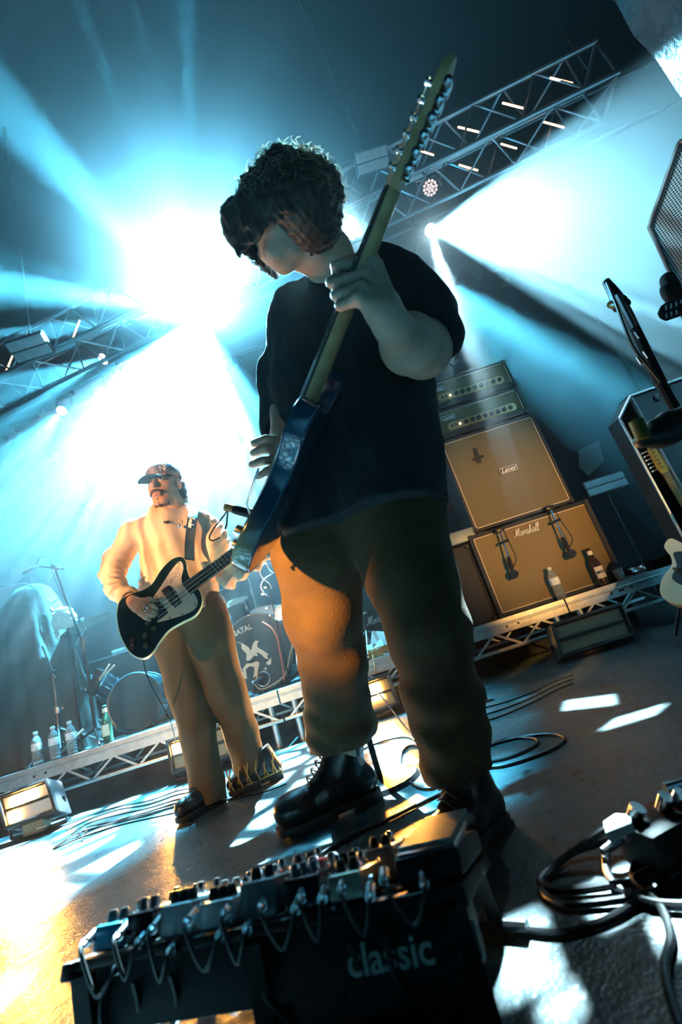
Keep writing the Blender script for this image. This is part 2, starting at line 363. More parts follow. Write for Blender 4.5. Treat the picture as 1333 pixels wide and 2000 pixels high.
# ---------------------------------------------------------------- signed-distance modelling (bodies, clothes, hands)
class SDF:
    def __init__(s, lo, hi, h):
        s.lo = np.array(lo, float); s.h = h; s.n = np.ceil((np.array(hi)-s.lo)/h).astype(int)+1
        s.a = np.full(s.n, 1.0, np.float32)
    def _win(s, lo, hi):
        i0 = np.maximum(np.floor((np.array(lo)-s.lo)/s.h).astype(int), 0); i1 = np.minimum(np.ceil((np.array(hi)-s.lo)/s.h).astype(int)+1, s.n)
        if (i1 <= i0).any(): return None
        sl = tuple(slice(a, b) for a, b in zip(i0, i1))
        g = np.meshgrid(*[(np.arange(a, b)*s.h+o).astype(np.float32) for a, b, o in zip(i0, i1, s.lo)], indexing='ij')
        return sl, g
    def _mix(s, sl, d, k, op='add'):
        a = s.a[sl]
        if op == 'add':
            if k > 0:
                h = np.clip(.5+.5*(a-d)/k, 0, 1); s.a[sl] = a+(d-a)*h-k*h*(1-h)
            else: s.a[sl] = np.minimum(a, d)
        else:
            h = np.clip(.5-.5*(a+d)/max(k, 1e-4), 0, 1); s.a[sl] = a+(-d-a)*h+max(k, 1e-4)*h*(1-h)
    def cone(s, p, q, r, r2=None, k=.01, op='add', flat=None):
        r2 = r if r2 is None else r2; p = np.array(p, float); q = np.array(q, float); m = max(r, r2)*(1 if flat is None else max(1, 1/flat[1]))+k+3*s.h
        wv = s._win(np.minimum(p, q)-m, np.maximum(p, q)+m)
        if wv is None: return s
        sl, g = wv; d = q-p; L2 = max(float(d@d), 1e-12)
        x = [g[i]-np.float32(p[i]) for i in range(3)]
        t = np.clip((x[0]*d[0]+x[1]*d[1]+x[2]*d[2])/L2, 0, 1)
        e = [x[i]-t*np.float32(d[i]) for i in range(3)]
        if flat is not None:            # flat = (axis, factor): squash the section along an axis
            ax = np.array(flat[0], float); ax /= np.linalg.norm(ax); c = (e[0]*ax[0]+e[1]*ax[1]+e[2]*ax[2])*(flat[1]-1)
            e = [e[i]+c*np.float32(ax[i]) for i in range(3)]
        dd = np.sqrt(e[0]**2+e[1]**2+e[2]**2)-(r+(r2-r)*t)
        s._mix(sl, dd, k, op); return s
    def chain(s, pts, k=.01, flat=None):
        for (p, r), (q, r2) in zip(pts[:-1], pts[1:]): s.cone(p, q, r, r2, k, flat=flat)
        return s
    def ell(s, c, rad, R=None, k=.01, op='add'):
        c = np.array(c, float); rad = np.array(rad, float); m = rad.max()+k+3*s.h; wv = s._win(c-m, c+m)
        if wv is None: return s
        sl, g = wv; x = [g[i]-np.float32(c[i]) for i in range(3)]
        if R is not None:
            Rt = np.array(R.transposed() if hasattr(R, 'transposed') else R)
            x = [x[0]*Rt[i][0]+x[1]*Rt[i][1]+x[2]*Rt[i][2] for i in range(3)]
        k0 = np.sqrt(sum((x[i]/rad[i])**2 for i in range(3))); k1 = np.sqrt(sum((x[i]/rad[i]**2)**2 for i in range(3)))
        s._mix(sl, k0*(k0-1)/np.maximum(k1, 1e-6), k, op); return s
    def cut(s, p, n, k=.002):            # remove everything on the side n points to
        n = np.array(n, float); n /= np.linalg.norm(n)
        sl, g = s._win(s.lo, s.lo+s.n*s.h); d = -sum((g[i]-np.float32(p[i]))*np.float32(n[i]) for i in range(3))
        s._mix(sl, d, k, 'sub'); return s
    def disp(s, fn, band=.06):
        idx = np.where(np.abs(s.a) < band)
        P = [idx[i]*s.h+s.lo[i] for i in range(3)]
        s.a[idx] += fn(P[0], P[1], P[2]).astype(np.float32); return s
    def mesh(s, relax=2):                # surface nets
        a = s.a; ins = a < 0; n = np.array(a.shape)-1
        c = [a[i:i+n[0], j:j+n[1], k:k+n[2]] for i in (0, 1) for j in (0, 1) for k in (0, 1)]
        cnt = sum((x < 0).astype(np.int8) for x in c); act = (cnt > 0) & (cnt < 8)
        ix = np.argwhere(act); vid = np.full(act.shape, -1, np.int64); vid[act] = np.arange(len(ix))
        co = [(i, j, k) for i in (0, 1) for j in (0, 1) for k in (0, 1)]
        vals = np.stack([x[act] for x in c], 1).astype(float); pos = np.zeros((len(ix), 3)); wt = np.zeros(len(ix))
        for e in range(8):
            for ax in range(3):
                o = list(co[e])
                if o[ax] == 1: continue
                o[ax] = 1; f = co.index(tuple(o)); va, vb = vals[:, e], vals[:, f]; cr_ = (va < 0) != (vb < 0)
                t = np.where(cr_, va/np.where(cr_, va-vb, 1), 0); pt = np.repeat(np.array([co[e]], float), len(ix), 0); pt[:, ax] += t
                pos += pt*cr_[:, None]; wt += cr_
        pos = (ix+pos/np.maximum(wt, 1)[:, None])*s.h+s.lo
        F = []
        for ax in range(3):
            u, v = [(1, 2), (2, 0), (0, 1)][ax]
            lo_ = [slice(1, n[i]) for i in range(3)]; lo_[ax] = slice(0, n[ax]); hi_ = list(lo_); hi_[ax] = slice(1, n[ax]+1)
            x0 = ins[tuple(lo_)]; x1 = ins[tuple(hi_)]; q = np.argwhere(x0 != x1)
            off = np.ones(3, int); off[ax] = 0; q0 = q+off; sg = x0[tuple(q.T)]
            def idv(du, dv):
                w_ = q0.copy(); w_[:, u] -= du; w_[:, v] -= dv; return vid[tuple(w_.T)]
            quad = np.stack([idv(1, 1), idv(0, 1), idv(0, 0), idv(1, 0)], 1)
            quad[~sg] = quad[~sg][:, ::-1]; F.append(quad)
        F = np.concatenate(F); F = F[(F >= 0).all(1)]
        for _ in range(relax):           # a little smoothing along the quad edges
            acc = np.zeros_like(pos); num = np.zeros(len(pos))
            for i in range(4):
                A, B = F[:, i], F[:, (i+1) % 4]
                for ax in range(3):
                    acc[:, ax] += np.bincount(A, pos[B, ax], len(pos))+np.bincount(B, pos[A, ax], len(pos))
                num += np.bincount(A, minlength=len(pos))+np.bincount(B, minlength=len(pos))
            pos = pos*.45+.55*acc/np.maximum(num, 1)[:, None]
        return pos, F
def sdf_obj(name, sdf, m, parent=None, relax=2, fine=None):
    pos, F = sdf.mesh(relax)
    off = np.array(parent['_w'] if parent is not None else (0, 0, 0))
    me = bpy.data.meshes.new(name); me.vertices.add(len(pos)); me.vertices.foreach_set('co', (pos-off).ravel())
    me.loops.add(F.size); me.loops.foreach_set('vertex_index', F.ravel().astype(np.int32))
    me.polygons.add(len(F)); me.polygons.foreach_set('loop_start', np.arange(0, F.size, 4, dtype=np.int32)); me.update(calc_edges=True); me.validate()
    me.polygons.foreach_set('use_smooth', [True]*len(me.polygons)); me.materials.append(m)
    o = bpy.data.objects.new(name, me); COL.objects.link(o)
    if parent is not None: o.parent = parent
    o['_w'] = tuple(float(q) for q in off)
    return o
def nd(px, py, Y, rpx=None):             # body joint: pixel, depth, radius in pixels -> point, radius in metres
    p = at(px, py, Y)
    if rpx is None: return p
    return (p, rpx*(p-CAM).dot(F_)/FPX)
def wob(seed, f, amp):                   # cloth folds
    rs = np.random.RandomState(seed); K = [(rs.normal(size=3), rs.uniform(0, 6.28)) for _ in range(6)]
    def fn(x, y, z):
        t = 0
        for d, ph in K:
            d = d*np.array((1, 1, .45)); t = t+np.sin((x*d[0]+y*d[1]+z*d[2])*f+ph+1.5*np.sin(z*f*.4+ph))
        return amp*t/3
    return fn
# ================================================================ the room
def floor_mat():
    m = mat('painted_stage_floor', (.045, .055, .06), .30); nt = m.node_tree; L = nt.links; b = nt.nodes['Principled BSDF']
    tc = nt.nodes.new('ShaderNodeTexCoord')
    n1 = N(nt, 'ShaderNodeTexNoise'); n1.inputs['Scale'].default_value = 2.2; n1.inputs['Detail'].default_value = 6
    n2 = N(nt, 'ShaderNodeTexNoise'); n2.inputs['Scale'].default_value = 26; n2.inputs['Detail'].default_value = 5
    n3 = N(nt, 'ShaderNodeTexNoise'); n3.inputs['Scale'].default_value = 170; n3.inputs['Detail'].default_value = 3
    for n in (n1, n2, n3): L.new(tc.outputs['Object'], n.inputs['Vector'])
    cr_ = nt.nodes.new('ShaderNodeValToRGB'); cr_.color_ramp.elements[0].color = (.016, .034, .040, 1); cr_.color_ramp.elements[1].color = (.075, .105, .112, 1)
    cr_.color_ramp.elements[0].position = .3; cr_.color_ramp.elements[1].position = .7
    L.new(n1.outputs[0], cr_.inputs[0]); L.new(cr_.outputs[0], b.inputs['Base Color'])
    r = math_(nt, 'MULTIPLY_ADD', n2.outputs[0], .24, .19); L.new(r, b.inputs['Roughness'])
    vo = N(nt, 'ShaderNodeTexVoronoi'); vo.feature = 'DISTANCE_TO_EDGE'; vo.inputs['Scale'].default_value = 1.3; L.new(tc.outputs['Object'], vo.inputs['Vector'])
    ck = smooth(nt, vo.outputs['Distance'], 0, .006)
    h = math_(nt, 'ADD', math_(nt, 'MULTIPLY', n2.outputs[0], .7), math_(nt, 'ADD', math_(nt, 'MULTIPLY', n3.outputs[0], .30), math_(nt, 'MULTIPLY', ck, .03)))
    bp = nt.nodes.new('ShaderNodeBump'); bp.inputs['Strength'].default_value = .42; bp.inputs['Distance'].default_value = .012
    L.new(h, bp.inputs['Height']); L.new(bp.outputs[0], b.inputs['Normal']); return m
mb = MB(); mb.box((0, 2.4, -.05), (12.4, 10.4, .1)); FLOOR = struct('floor', mb, floor_mat())
wallm = mat('black_painted_wall', (.006, .009, .012), .85, var=.3, vscale=3, bump=.3, bscale=20)
plaster = mat('rough_grey_plaster', (.07, .085, .09), .55, var=.25, vscale=9, bump=1.0, bscale=26)
mb = MB(); mb.box((0, 7.05, 3.6), (12.4, .1, 7.4)); struct('wall_back', mb, wallm)
mb = MB(); mb.box((-5.15, 2.4, 3.6), (.1, 9.2, 7.4)); struct('wall_left', mb, wallm)
mb = MB(); mb.box((5.15, 2.4, 3.6), (.1, 9.2, 7.4)); struct('wall_right', mb, wallm)
mb = MB(); mb.box((0, 2.4, 7.35), (12.4, 10.4, .1)); struct('ceiling', mb, wallm)
# the rough proscenium pier at the near right
mb = MB(); nx, ny_ = 14, 60; x0 = at(1270, 106, 1.9).x
g = [[V((x0+.02*mnoise.noise(V((.3, .0, j*.35)))+(.9*i/nx), 1.4+.035*mnoise.noise(V((i*.4, 1.7, j*.45)))-.02*i/nx, 7.3*j/ny_)) for j in range(ny_+1)] for i in range(nx+1)]
mb.sheet([r[::-1] for r in g]); mb.sheet([[V((p.x, p.y+.5, p.z)) for p in g[0]][::-1], g[0][::-1]]); mb.sheet([g[-1][::-1], [V((p.x, p.y+.5, p.z)) for p in g[-1]][::-1]])
mb.sheet([[V((p.x, p.y+.5, p.z)) for p in r] for r in g])
struct('wall_pier', mb, plaster, ang=80)

# ---------------------------------------------------------------- backdrop with pale stars and a winged figure
BDY = 6.6
cloth_dk = mat('backdrop_cloth', (.012, .020, .028), .9, var=.2, vscale=2)
pale = mat('backdrop_pale_print', (.16, .18, .19), .9, var=.12, vscale=3)
g = [[V((-4.9+9.8*i/60, BDY+.03*math.sin(i*.9)+.02*math.sin(i*.37+j*.2), .35+5.2*j/24)) for j in range(25)] for i in range(61)]
mb = MB(); mb.sheet([r[::-1] for r in g])
BD = thing('backdrop', 'dark cloth backdrop with pale stars and jagged winged print hanging behind the stage', 'backdrop', (0, BDY, .35))
part('cloth', mb, cloth_dk, BD)
mb = MB(); mb.cyl((-4.95, BDY, 5.6), (4.95, BDY, 5.6), .025); part("hanging_bar", mb, mat("black_plastic", (.012, .012, .013), .35), BD)
def star(px, py, r, rot=0.2, name='star'):
    c = at(px, py, BDY-.07); m = T(c.x, c.y, c.z) @ RX(PI/2)
    mb = MB(); mb.prism([(r*(1 if k % 2 == 0 else .42)*math.sin(rot+k*PI/5), r*(1 if k % 2 == 0 else .42)*math.cos(rot+k*PI/5)) for k in range(10)], 0, .008, m); part(name, mb, pale, BD)
for a in ((133, 825, .22), (24, 852, .17), (85, 811, .12), (192, 762, .14), (240, 818, .15), (148, 762, .09), (60, 760, .1), (1120, 1020, .16), (930, 455, .13)): star(*a)
def patch(name, pts, k=0):
    P_ = [at(x, y, BDY-.07) for x, y in pts]; c = P_[0]; o = [(p.x-c.x, p.z-c.z) for p in P_]
    if sum(o[i-1][0]*o[i][1]-o[i][0]*o[i-1][1] for i in range(len(o))) < 0: o = o[::-1]
    mb = MB(); mb.prism(o, 0, .008, T(c.x, c.y, c.z) @ RX(PI/2)); part(name, mb, pale, BD)
patch('castle_shape', [(80, 922), (84, 895), (92, 894), (92, 906), (104, 902), (106, 884), (115, 883), (114, 899), (135, 893), (160, 905), (170, 960), (120, 960), (84, 930)])
patch('feather', [(0, 1010), (20, 985), (33, 973), (38, 950), (52, 960), (47, 926), (62, 945), (78, 925), (80, 952), (100, 925), (118, 970), (90, 1010), (60, 1050), (25, 1060), (0, 1075)])
patch('feather', [(0, 1110), (40, 1075), (70, 1060), (110, 1010), (150, 985), (185, 1010), (165, 1060), (120, 1090), (90, 1150), (60, 1120), (30, 1140), (0, 1150)])
patch('feather', [(815, 470), (870, 468), (905, 488), (945, 530), (938, 548), (918, 530), (900, 528), (884, 566), (866, 552), (840, 545), (812, 500)])
patch('feather', [(976, 562), (992, 540), (1004, 562)]); patch('feather', [(888, 486), (940, 520), (944, 500), (915, 478)])
patch('feather', [(1130, 880), (1170, 860), (1180, 900), (1150, 930), (1132, 915)]); patch('feather', [(420, 760), (470, 700), (520, 770), (480, 860), (430, 900), (400, 840)])
patch('feather', [(395, 980), (440, 930), (500, 960), (520, 1040), (450, 1060), (420, 1030)])

# ---------------------------------------------------------------- drum and amp riser: aluminium stage decks
alu = mat('aluminium', (.62, .62, .60), .38, metal=1.0, var=.08, vscale=20, bump=.08, bscale=200)
ply = mat('black_deck_board', (.035, .035, .035), .6, var=.2, vscale=9)
dark_hole = mat('dark_hole', (.004, .004, .004), .9)
YF = 3.18; DZ = .335
def deck(x0, x1, label, depth=2.0, chordcut=None):
    t = thing('stage_riser', label, 'riser', ((x0+x1)/2, YF, 0), 'low aluminium stage risers across the back')
    mb = MB(); mb.box(((x0+x1)/2, YF+.06+depth/2, DZ-.016), (x1-x0-.01, depth, .032)); part('deck_board', mb, ply, t)
    mb = MB(); pr = [(0, 0), (0, -.030), (-.006, -.034), (-.006, -.040), (0, -.044), (0, -.090), (.045, -.090), (.045, 0)]
    mb.add([(x0+.003, YF+a, DZ+.004+b) for a, b in pr]+[(x1-.003, YF+a, DZ+.004+b) for a, b in pr], [(i, i+8, (i+1) % 8+8, (i+1) % 8) for i in range(8)]+[tuple(range(8)), tuple(range(8, 16))[::-1]])
    part('front_beam', mb, alu, t, ang=20)
    for yb in (YF+1.0, YF+depth+.05):
        mb = MB(); mb.box(((x0+x1)/2, yb, DZ-.07), (x1-x0-.01, .04, .08)); part('cross_beam', mb, alu, t)
    for k, yy in enumerate((YF+.020, YF+.55)):
        mb = MB(); mb.box(((x0+x1)/2, yy, .150), (x1-x0-.006, .036, .022), b=.004); part('lower_chord', mb, alu, t)
        n = max(2, int(round((x1-x0)/.165))); st = (x1-x0-.06)/n
        for i in range(n):
            a = x0+.03+i*st; up = i % 2 == 0
            mb = MB(); mb.box((0, 0, 0), (math.hypot(st*.86, .092)+.006, .014, .018), frame((a+st/2, yy, .204), (st*.86, 0, .092 if up else -.092), (0, -1, 0))); part('brace', mb, alu, t)
    for x in (x0+.30, x0+.38, x1-.42, x1-.34):
        mb = MB(); mb.cyl((x, YF-.0065, DZ-.052), (x, YF+.001, DZ-.052), .007, n=10); part('bolt_hole', mb, dark_hole, t)
    for x in (x0+.08, x1-.08):
        for yy in (YF+.05, YF+depth-.05):
            mb = MB(); mb.cyl((x, yy, 0), (x, yy, .25), .024); part('leg', mb, alu, t)
    return t
deck(-4.76, -2.765, 'aluminium stage riser section at the far left, partly out of frame')
deck(-2.76, -.765, 'aluminium stage riser section under the water bottles at left')
deck(-.76, 1.235, 'aluminium stage riser section in the middle under the drums')
deck(1.24, 2.02, 'short aluminium stage riser section at the right end under the amplifiers')
mb = MB()
for k in range(60):
    a = -4.7+6.65*k/59
g = [[V((-4.7+6.65*i/160, YF+.62+.018*math.sin(i*1.1), .29*j/4)) for j in range(5)] for i in range(161)]
mb.sheet([r[::-1] for r in g]); sk = solo('riser_skirt', mb, mat('black_skirt', (.010, .012, .013), .95), 'black pleated cloth skirt hanging under the risers', 'curtain')

# ---------------------------------------------------------------- overhead lighting truss
tr_m = mat('dull_aluminium', (.34, .36, .38), .42, metal=1.0)
def truss(A, B, w, n, label, name='lighting_truss', endface=True):
    A = V(A); B = V(B); d = (B-A).normalized(); up = V((0, 0, 1)); sd = d.cross(up).normalized(); up = sd.cross(d)
    t = thing(name, label, 'truss', tuple(A)); c = [(-1, -1), (1, -1), (1, 1), (-1, 1)]; L = (B-A).length
    q = lambda s_, i: A+d*s_+sd*(c[i][0]*w/2)+up*(c[i][1]*w/2)
    for i in range(4): mb = MB(); mb.cyl(q(0, i), q(L, i), .024, n=10); part('chord', mb, tr_m, t)
    for k in range(n):
        s0, s1 = L*k/n, L*(k+1)/n
        for i in range(4):
            j = (i+1) % 4; a, b = (q(s0, i), q((s0+s1)/2, j)); mb = MB(); mb.cyl(a, b, .010, n=6); mb.cyl(b, q(s1, i), .010, n=6); part('brace', mb, tr_m, t)
    for i in range(4): mb = MB(); mb.cyl(q(.01, i), q(.01, (i+1) % 4), .014, n=6); part('end_brace', mb, tr_m, t)
    for s_ in (0.02, L): 
        pass
    return t, d, sd, up
TA = V((3.25, 2.98, 4.28)); TB = V((-4.6, 4.35, 4.28))
TR, Td, Ts, Tu = truss(TA, TB, .40, 15, 'square aluminium lighting truss running overhead from the upper right')
for s_ in (.02,):
    mb = MB(); p = TA+Td*s_+Tu*.2; mb.cyl(p, V((p.x, p.y, 7.3)), .008, n=6); part('hanging_wire', mb, tr_m, TR)
hot = mat('lit_brace_glow', (1, .8, .6), .5, emit=(1.0, .62, .38), estr=3.0)  # light caught by truss braces, put in as a glowing colour
TG = 'thin glowing strips in the overhead truss, put in for lit braces'
def strip(p, q, lab):
    p, q = V(p), V(q); mb = MB(); mb.tube([p, q], .008, 6)
    t = solo('brace_glow', mb, hot, lab, 'glowing strip', TG); return t
for (px0, px1), w_ in zip((((1075, 152), (1119, 163)), ((982, 201), (1025, 212)), ((895, 248), (936, 258)), ((1062, 238), (1102, 249)), ((979, 281), (1010, 290)), ((897, 322), (934, 333)), ((820, 294), (848, 303))),
        ('nearest the truss end, in the upper row', 'second from the truss end in the upper row', 'third from the truss end in the upper row', 'nearest the truss end in the lower row', 'second from the truss end in the lower row', 'just above the round pink lamp', 'right beside the guitar headstock')):
    strip(atz(*px0, 4.30), atz(*px1, 4.24), 'orange glowing strip for lit brace '+w_)
for px0, px1, w_ in (((26, 691), (12, 725), 'closest to the left picture edge'), ((85, 673), (75, 695), 'right of the left LED panel'), ((156, 625), (142, 662), 'nearest the blinding light')):
    strip(atz(*px0, 4.36), atz(*px1, 4.26), 'pale glowing strip in the truss at far left, '+w_)
lensm = mat('lit_lens', (1, 1, 1), .3, emit=(.75, .92, 1.0), estr=40.0)
lensd = mat('pink_led_lens', (.8, .7, .7), .25, emit=(1.0, .74, .70), estr=.9)
blk = mat('black_fixture', (.014, .015, .017), .4)
def clamp_pt(p):                          # nearest point of the truss axis
    s_ = (V(p)-TA).dot(Td); return TA+Td*s_
def moving_head(p, aim, label, lens=lensm, r=.062, zt=None):
    p = V(p); d = (V(aim)-p).normalized(); t = thing('moving_head_light', label, 'stage light', tuple(p))
    back = p-d*.30; M = frame(p-d*.012, d.orthogonal(), d)
    mb = MB(); mb.lathe([(r*.55, -.30), (r*1.25, -.26), (r*1.45, -.16), (r*1.25, -.03), (r*1.12, .0), (r*1.04, .004), (r*1.02, -.012)], 20, M); part('head', mb, blk, t)
    mb = MB(); mb.lathe([(0, -.006), (r, -.006), (r*.92, .002), (0, .006)], 20, M); part('lens', mb, lens, t)
    c = p-d*.15; sx = V((0, 0, 1)).cross(d); sx = sx.normalized() if sx.length > .1 else V((1, 0, 0)); top = c+V((0, 0, .24))
    mb = MB()
    for q in (-1, 1): mb.tube([c+sx*q*.10, c+sx*q*.115+V((0, 0, .10)), top+sx*q*.09], .016, 6)
    mb.box(top, (.26, .16, .07), b=.01); part('yoke', mb, blk, t)
    if zt: mb = MB(); mb.cyl(top, V((top.x, top.y, zt)), .014, n=8); part('clamp_tube', mb, tr_m, t)
    return t
MG = None
moving_head(P_main, (0, .2, 1.0), 'blinding moving-head light behind the guitarist\'s head, pointed at the camera', r=.10, zt=4.97)
moving_head(P_fanA, at(1500, 560, 2.2), 'moving-head light at right throwing a wide white fan of beams', zt=4.97)
moving_head(P_fanB, at(1300, 960, 2.5), 'moving-head light just behind the guitar neck, beams going down right', zt=4.97)
moving_head(P_l1, at(-160, 860, 3.2), 'moving-head light at upper left, highest of the left three', zt=4.97)
moving_head(P_l2, at(110, 1300, 3.2), 'moving-head light at left with a wide beam straight down', zt=4.97)
moving_head(P_l3, at(-120, 1080, 3.4), 'moving-head light lowest of the left three, beside a pale star', zt=4.97)
for a_, b_, lab in (((-5.05, 5.147, 4.98), (5.05, 3.365, 4.98), 'straight lighting pipe carrying the blinding light and its neighbours'), ((-5.05, 5.772, 4.98), (5.05, 3.99+.0, 4.98), 'rear lighting pipe carrying the two lower left lights')):
    mb = MB(); mb.cyl(a_, b_, .024, n=10); solo('lighting_pipe', mb, tr_m, lab, 'pipe')
# LED wash lamp with a face of small lenses
p = atz(841, 367, 4.05); d = (CAM-p).normalized(); t = thing('led_wash_light', 'round lamp with a honeycomb of small pink lenses under the truss', 'stage light', tuple(p)); M = frame(p, d.orthogonal(), d)
mb = MB(); mb.lathe([(.05, -.16), (.075, -.12), (.085, 0), (.080, .004), (.078, -.004), (0, -.004)], 22, M); part('housing', mb, blk, t)
for ring, n in ((0, 1), (.027, 6), (.054, 12)):
    for i in range(n):
        a = 2*PI*i/n; mb = MB(); mb.lathe([(.0125, 0), (.011, .006), (.006, .010), (0, .011)], 8, M @ T(ring*math.cos(a), ring*math.sin(a), -.002)); part('small_lens', mb, lensd, t)
mb = MB(); mb.tube([p-d*.06+V((-.1, 0, 0)), p-d*.06+V((-.1, 0, .12)), p-d*.06+V((.1, 0, .12)), p-d*.06+V((.1, 0, 0))], .007, 6); q = p-d*.06+V((0, 0, .12)); mb.cyl(q, V((q.x, q.y, 4.3)), .012, n=8); part('bracket', mb, tr_m, t)
# two-row LED panels: hung in the truss and standing at the backdrop
grey_led = mat('grey_led_panel', (.30, .36, .38), .4, var=.1, vscale=30)
def panel(p, label, w=.36, h=.20, hang=None, tilt=0.0, floor=None):
    p = V(p); t = thing('led_strobe_panel', label, 'stage light', tuple(p)); M = T(p.x, p.y, p.z) @ RX(tilt)
    mb = MB(); mb.box((0, .03, 0), (w+.02, .05, h+.02), M, b=.004); part('housing', mb, blk, t)
    for q in (-1, 1): mb = MB(); mb.box((0, -.002, q*h*.25), (w, .018, h*.44), M, b=.003); part('led_cell', mb, grey_led, t)
    if hang: mb = MB(); mb.cyl(p+V((0, .05, h/2)), V((p.x, p.y+.05, hang)), .010, n=6); part('clamp_tube', mb, tr_m, t)
    if floor is not None:
        mb = MB(); mb.cyl(p+V((0, .05, 0)), V((p.x, p.y+.05, floor)), .014, n=8); part('stand_pole', mb, blk, t)
        mb = MB(); mb.box((p.x, p.y+.05, floor+.006), (.24, .24, .012)); part('base_plate', mb, blk, t)
    return t
panel(atz(728, 313, 4.05), 'grey two-row LED panel hanging from the truss left of the guitar headstock', w=.26, h=.15, hang=7.3, tilt=.9)
panel(atz(57, 680, 4.05), 'grey two-row LED panel hanging from the truss at far left', w=.36, h=.20, hang=7.3, tilt=.9)
panel(at(1184, 945, 4.5), 'grey two-row LED panel on a pole right of the amplifiers', w=.40, h=.15, floor=.335 if False else 0)
panel(at(241, 1280, 4.3), 'grey two-row LED panel on a pole behind the bass guitar\'s lower end', w=.20, h=.14, floor=.335)
# ================================================================ amplifiers on the right of the riser
tolex = mat('black_tolex', (.014, .014, .015), .55, bump=.3, bscale=300)
piping = mat('cream_piping', (.70, .62, .48), .5)
grill_b = weave('olive_grille_cloth', (.20, .165, .085), (.11, .09, .045), 620, .9)
grill_s = weave('striped_grille_cloth', (.34, .25, .11), (.08, .06, .03), 420, .85)
gold = mat('gold_panel', (.62, .45, .22), .35, metal=.6)
logo_w = mat('logo_white', (.80, .78, .72), .4)
knobm = mat('black_knob', (.02, .02, .02), .3)
def cab_box(name, label, x0, x1, z0, z1, y, dep, fw, grille, rec=.012, pipe=True, pipe_in=.0, group=None, corners=True, cat='amplifier'):
    t = thing(name, label, cat, ((x0+x1)/2, y+dep/2, z0), group); W = x1-x0; H = z1-z0; cx = (x0+x1)/2; cz = (z0+z1)/2
    mb = MB(); mb.box((cx, y+dep/2+.02, cz), (W, dep-.04, H), b=.010)
    for q in (-1, 1): mb.box((cx+q*(W-fw)/2, y+.022, cz), (fw, .044, H), b=.008); mb.box((cx, y+.022, cz+q*(H-fw)/2), (W-2*fw+.004, .044, fw), b=.008)
    part('shell', mb, tolex, t)
    mb = MB(); mb.box((cx, y+rec+.008, cz), (W-2*fw, .012, H-2*fw)); part('grille', mb, grille, t)
    if pipe:
        a, b = (W-2*fw)/2-.004, (H-2*fw)/2-.004; P_ = [(cx-a, cz-b), (cx+a, cz-b), (cx+a, cz+b), (cx-a, cz+b)]; mb = MB()
        for i in range(4): p, q = P_[i], P_[(i+1) % 4]; mb.box(((p[0]+q[0])/2, y+rec-.002, (p[1]+q[1])/2), (abs(p[0]-q[0])+.005, .006, abs(p[1]-q[1])+.005))
        part('piping', mb, piping, t)
    if corners:
        for i in (-1, 1):
            for k in (-1, 1): mb = MB(); mb.box((cx+i*(W/2-.014), y+.012, cz+k*(H/2-.014)), (.034, .034, .034), b=.008); part('corner_cap', mb, tolex, t)
    return t
def laney(t, x, z, y, s=1.0):
    pl = MB(); pl.box((x, y-.004, z), (.135*s, .008, .048*s), b=.002); o = part('logo_plate', pl, blackp, t)
    mb = MB(); a, b = .064*s, .0205*s
    for c, d in (((x, z+b), (2*a, .0035)), ((x, z-b), (2*a, .0035))): mb.box((c[0], y-.0088, c[1]), (d[0], .002, d[1]))
    for c in (x-a, x+a): mb.box((c, y-.0088, z), (.0035, .002, 2*b))
    part('logo_border', mb, logo_w, o)
    part('logo_lettering', text('Laney', T(x, y-.0085, z+.001) @ RX(PI/2), .046*s, .0012, shear=.25, bold=.0009, sx=1.02), logo_w, o)
YA = 3.30
blackp = mat('black_plastic', (.012, .012, .013), .35)
cabM = cab_box('speaker_cabinet', 'wide cabinet with gold striped cloth and white script at the bottom of the stack', .825, 1.735, DZ+.001, .945, YA, .36, .028, grill_s, pipe_in=0)
mb = MB(); mb.box((1.715, YA-.002, .64), (.03, .012, .60)); part('side_trim', mb, tolex, cabM)
part('logo_lettering', script('Marshall', T(1.232, YA+.003, .850) @ RX(PI/2), .027, .0030), logo_w, cabM)
cabL = cab_box('speaker_cabinet', 'tall olive cabinet with black tape cross and small logo plate, middle of the stack', .882, 1.645, .956, 1.708, YA, .36, .022, grill_b)
laney(cabL, 1.295, 1.335, YA+.008, 1.0)
tape = mat('black_tape', (.008, .008, .008), .5)
mb = MB(); cx_, cz_ = at(933, 889, YA).x, at(933, 889, YA).z
mb.box((cx_, YA+.006, cz_), (.030, .003, .125), T(cx_, 0, cz_) @ RY(.06) @ T(-cx_, 0, -cz_)); mb.box((cx_+.002, YA+.0045, cz_-.022), (.085, .003, .024), T(cx_, 0, cz_) @ RY(-.04) @ T(-cx_, 0, -cz_)); part('tape_cross', mb, tape, cabL)
mb = MB(); [mb.box((.882+.06+.64*i, YA+.2, .9505), (.06, .3, .010)) for i in (0, 1)]; part('foot', mb, rubber if 'rubber' in globals() else tape, cabL)
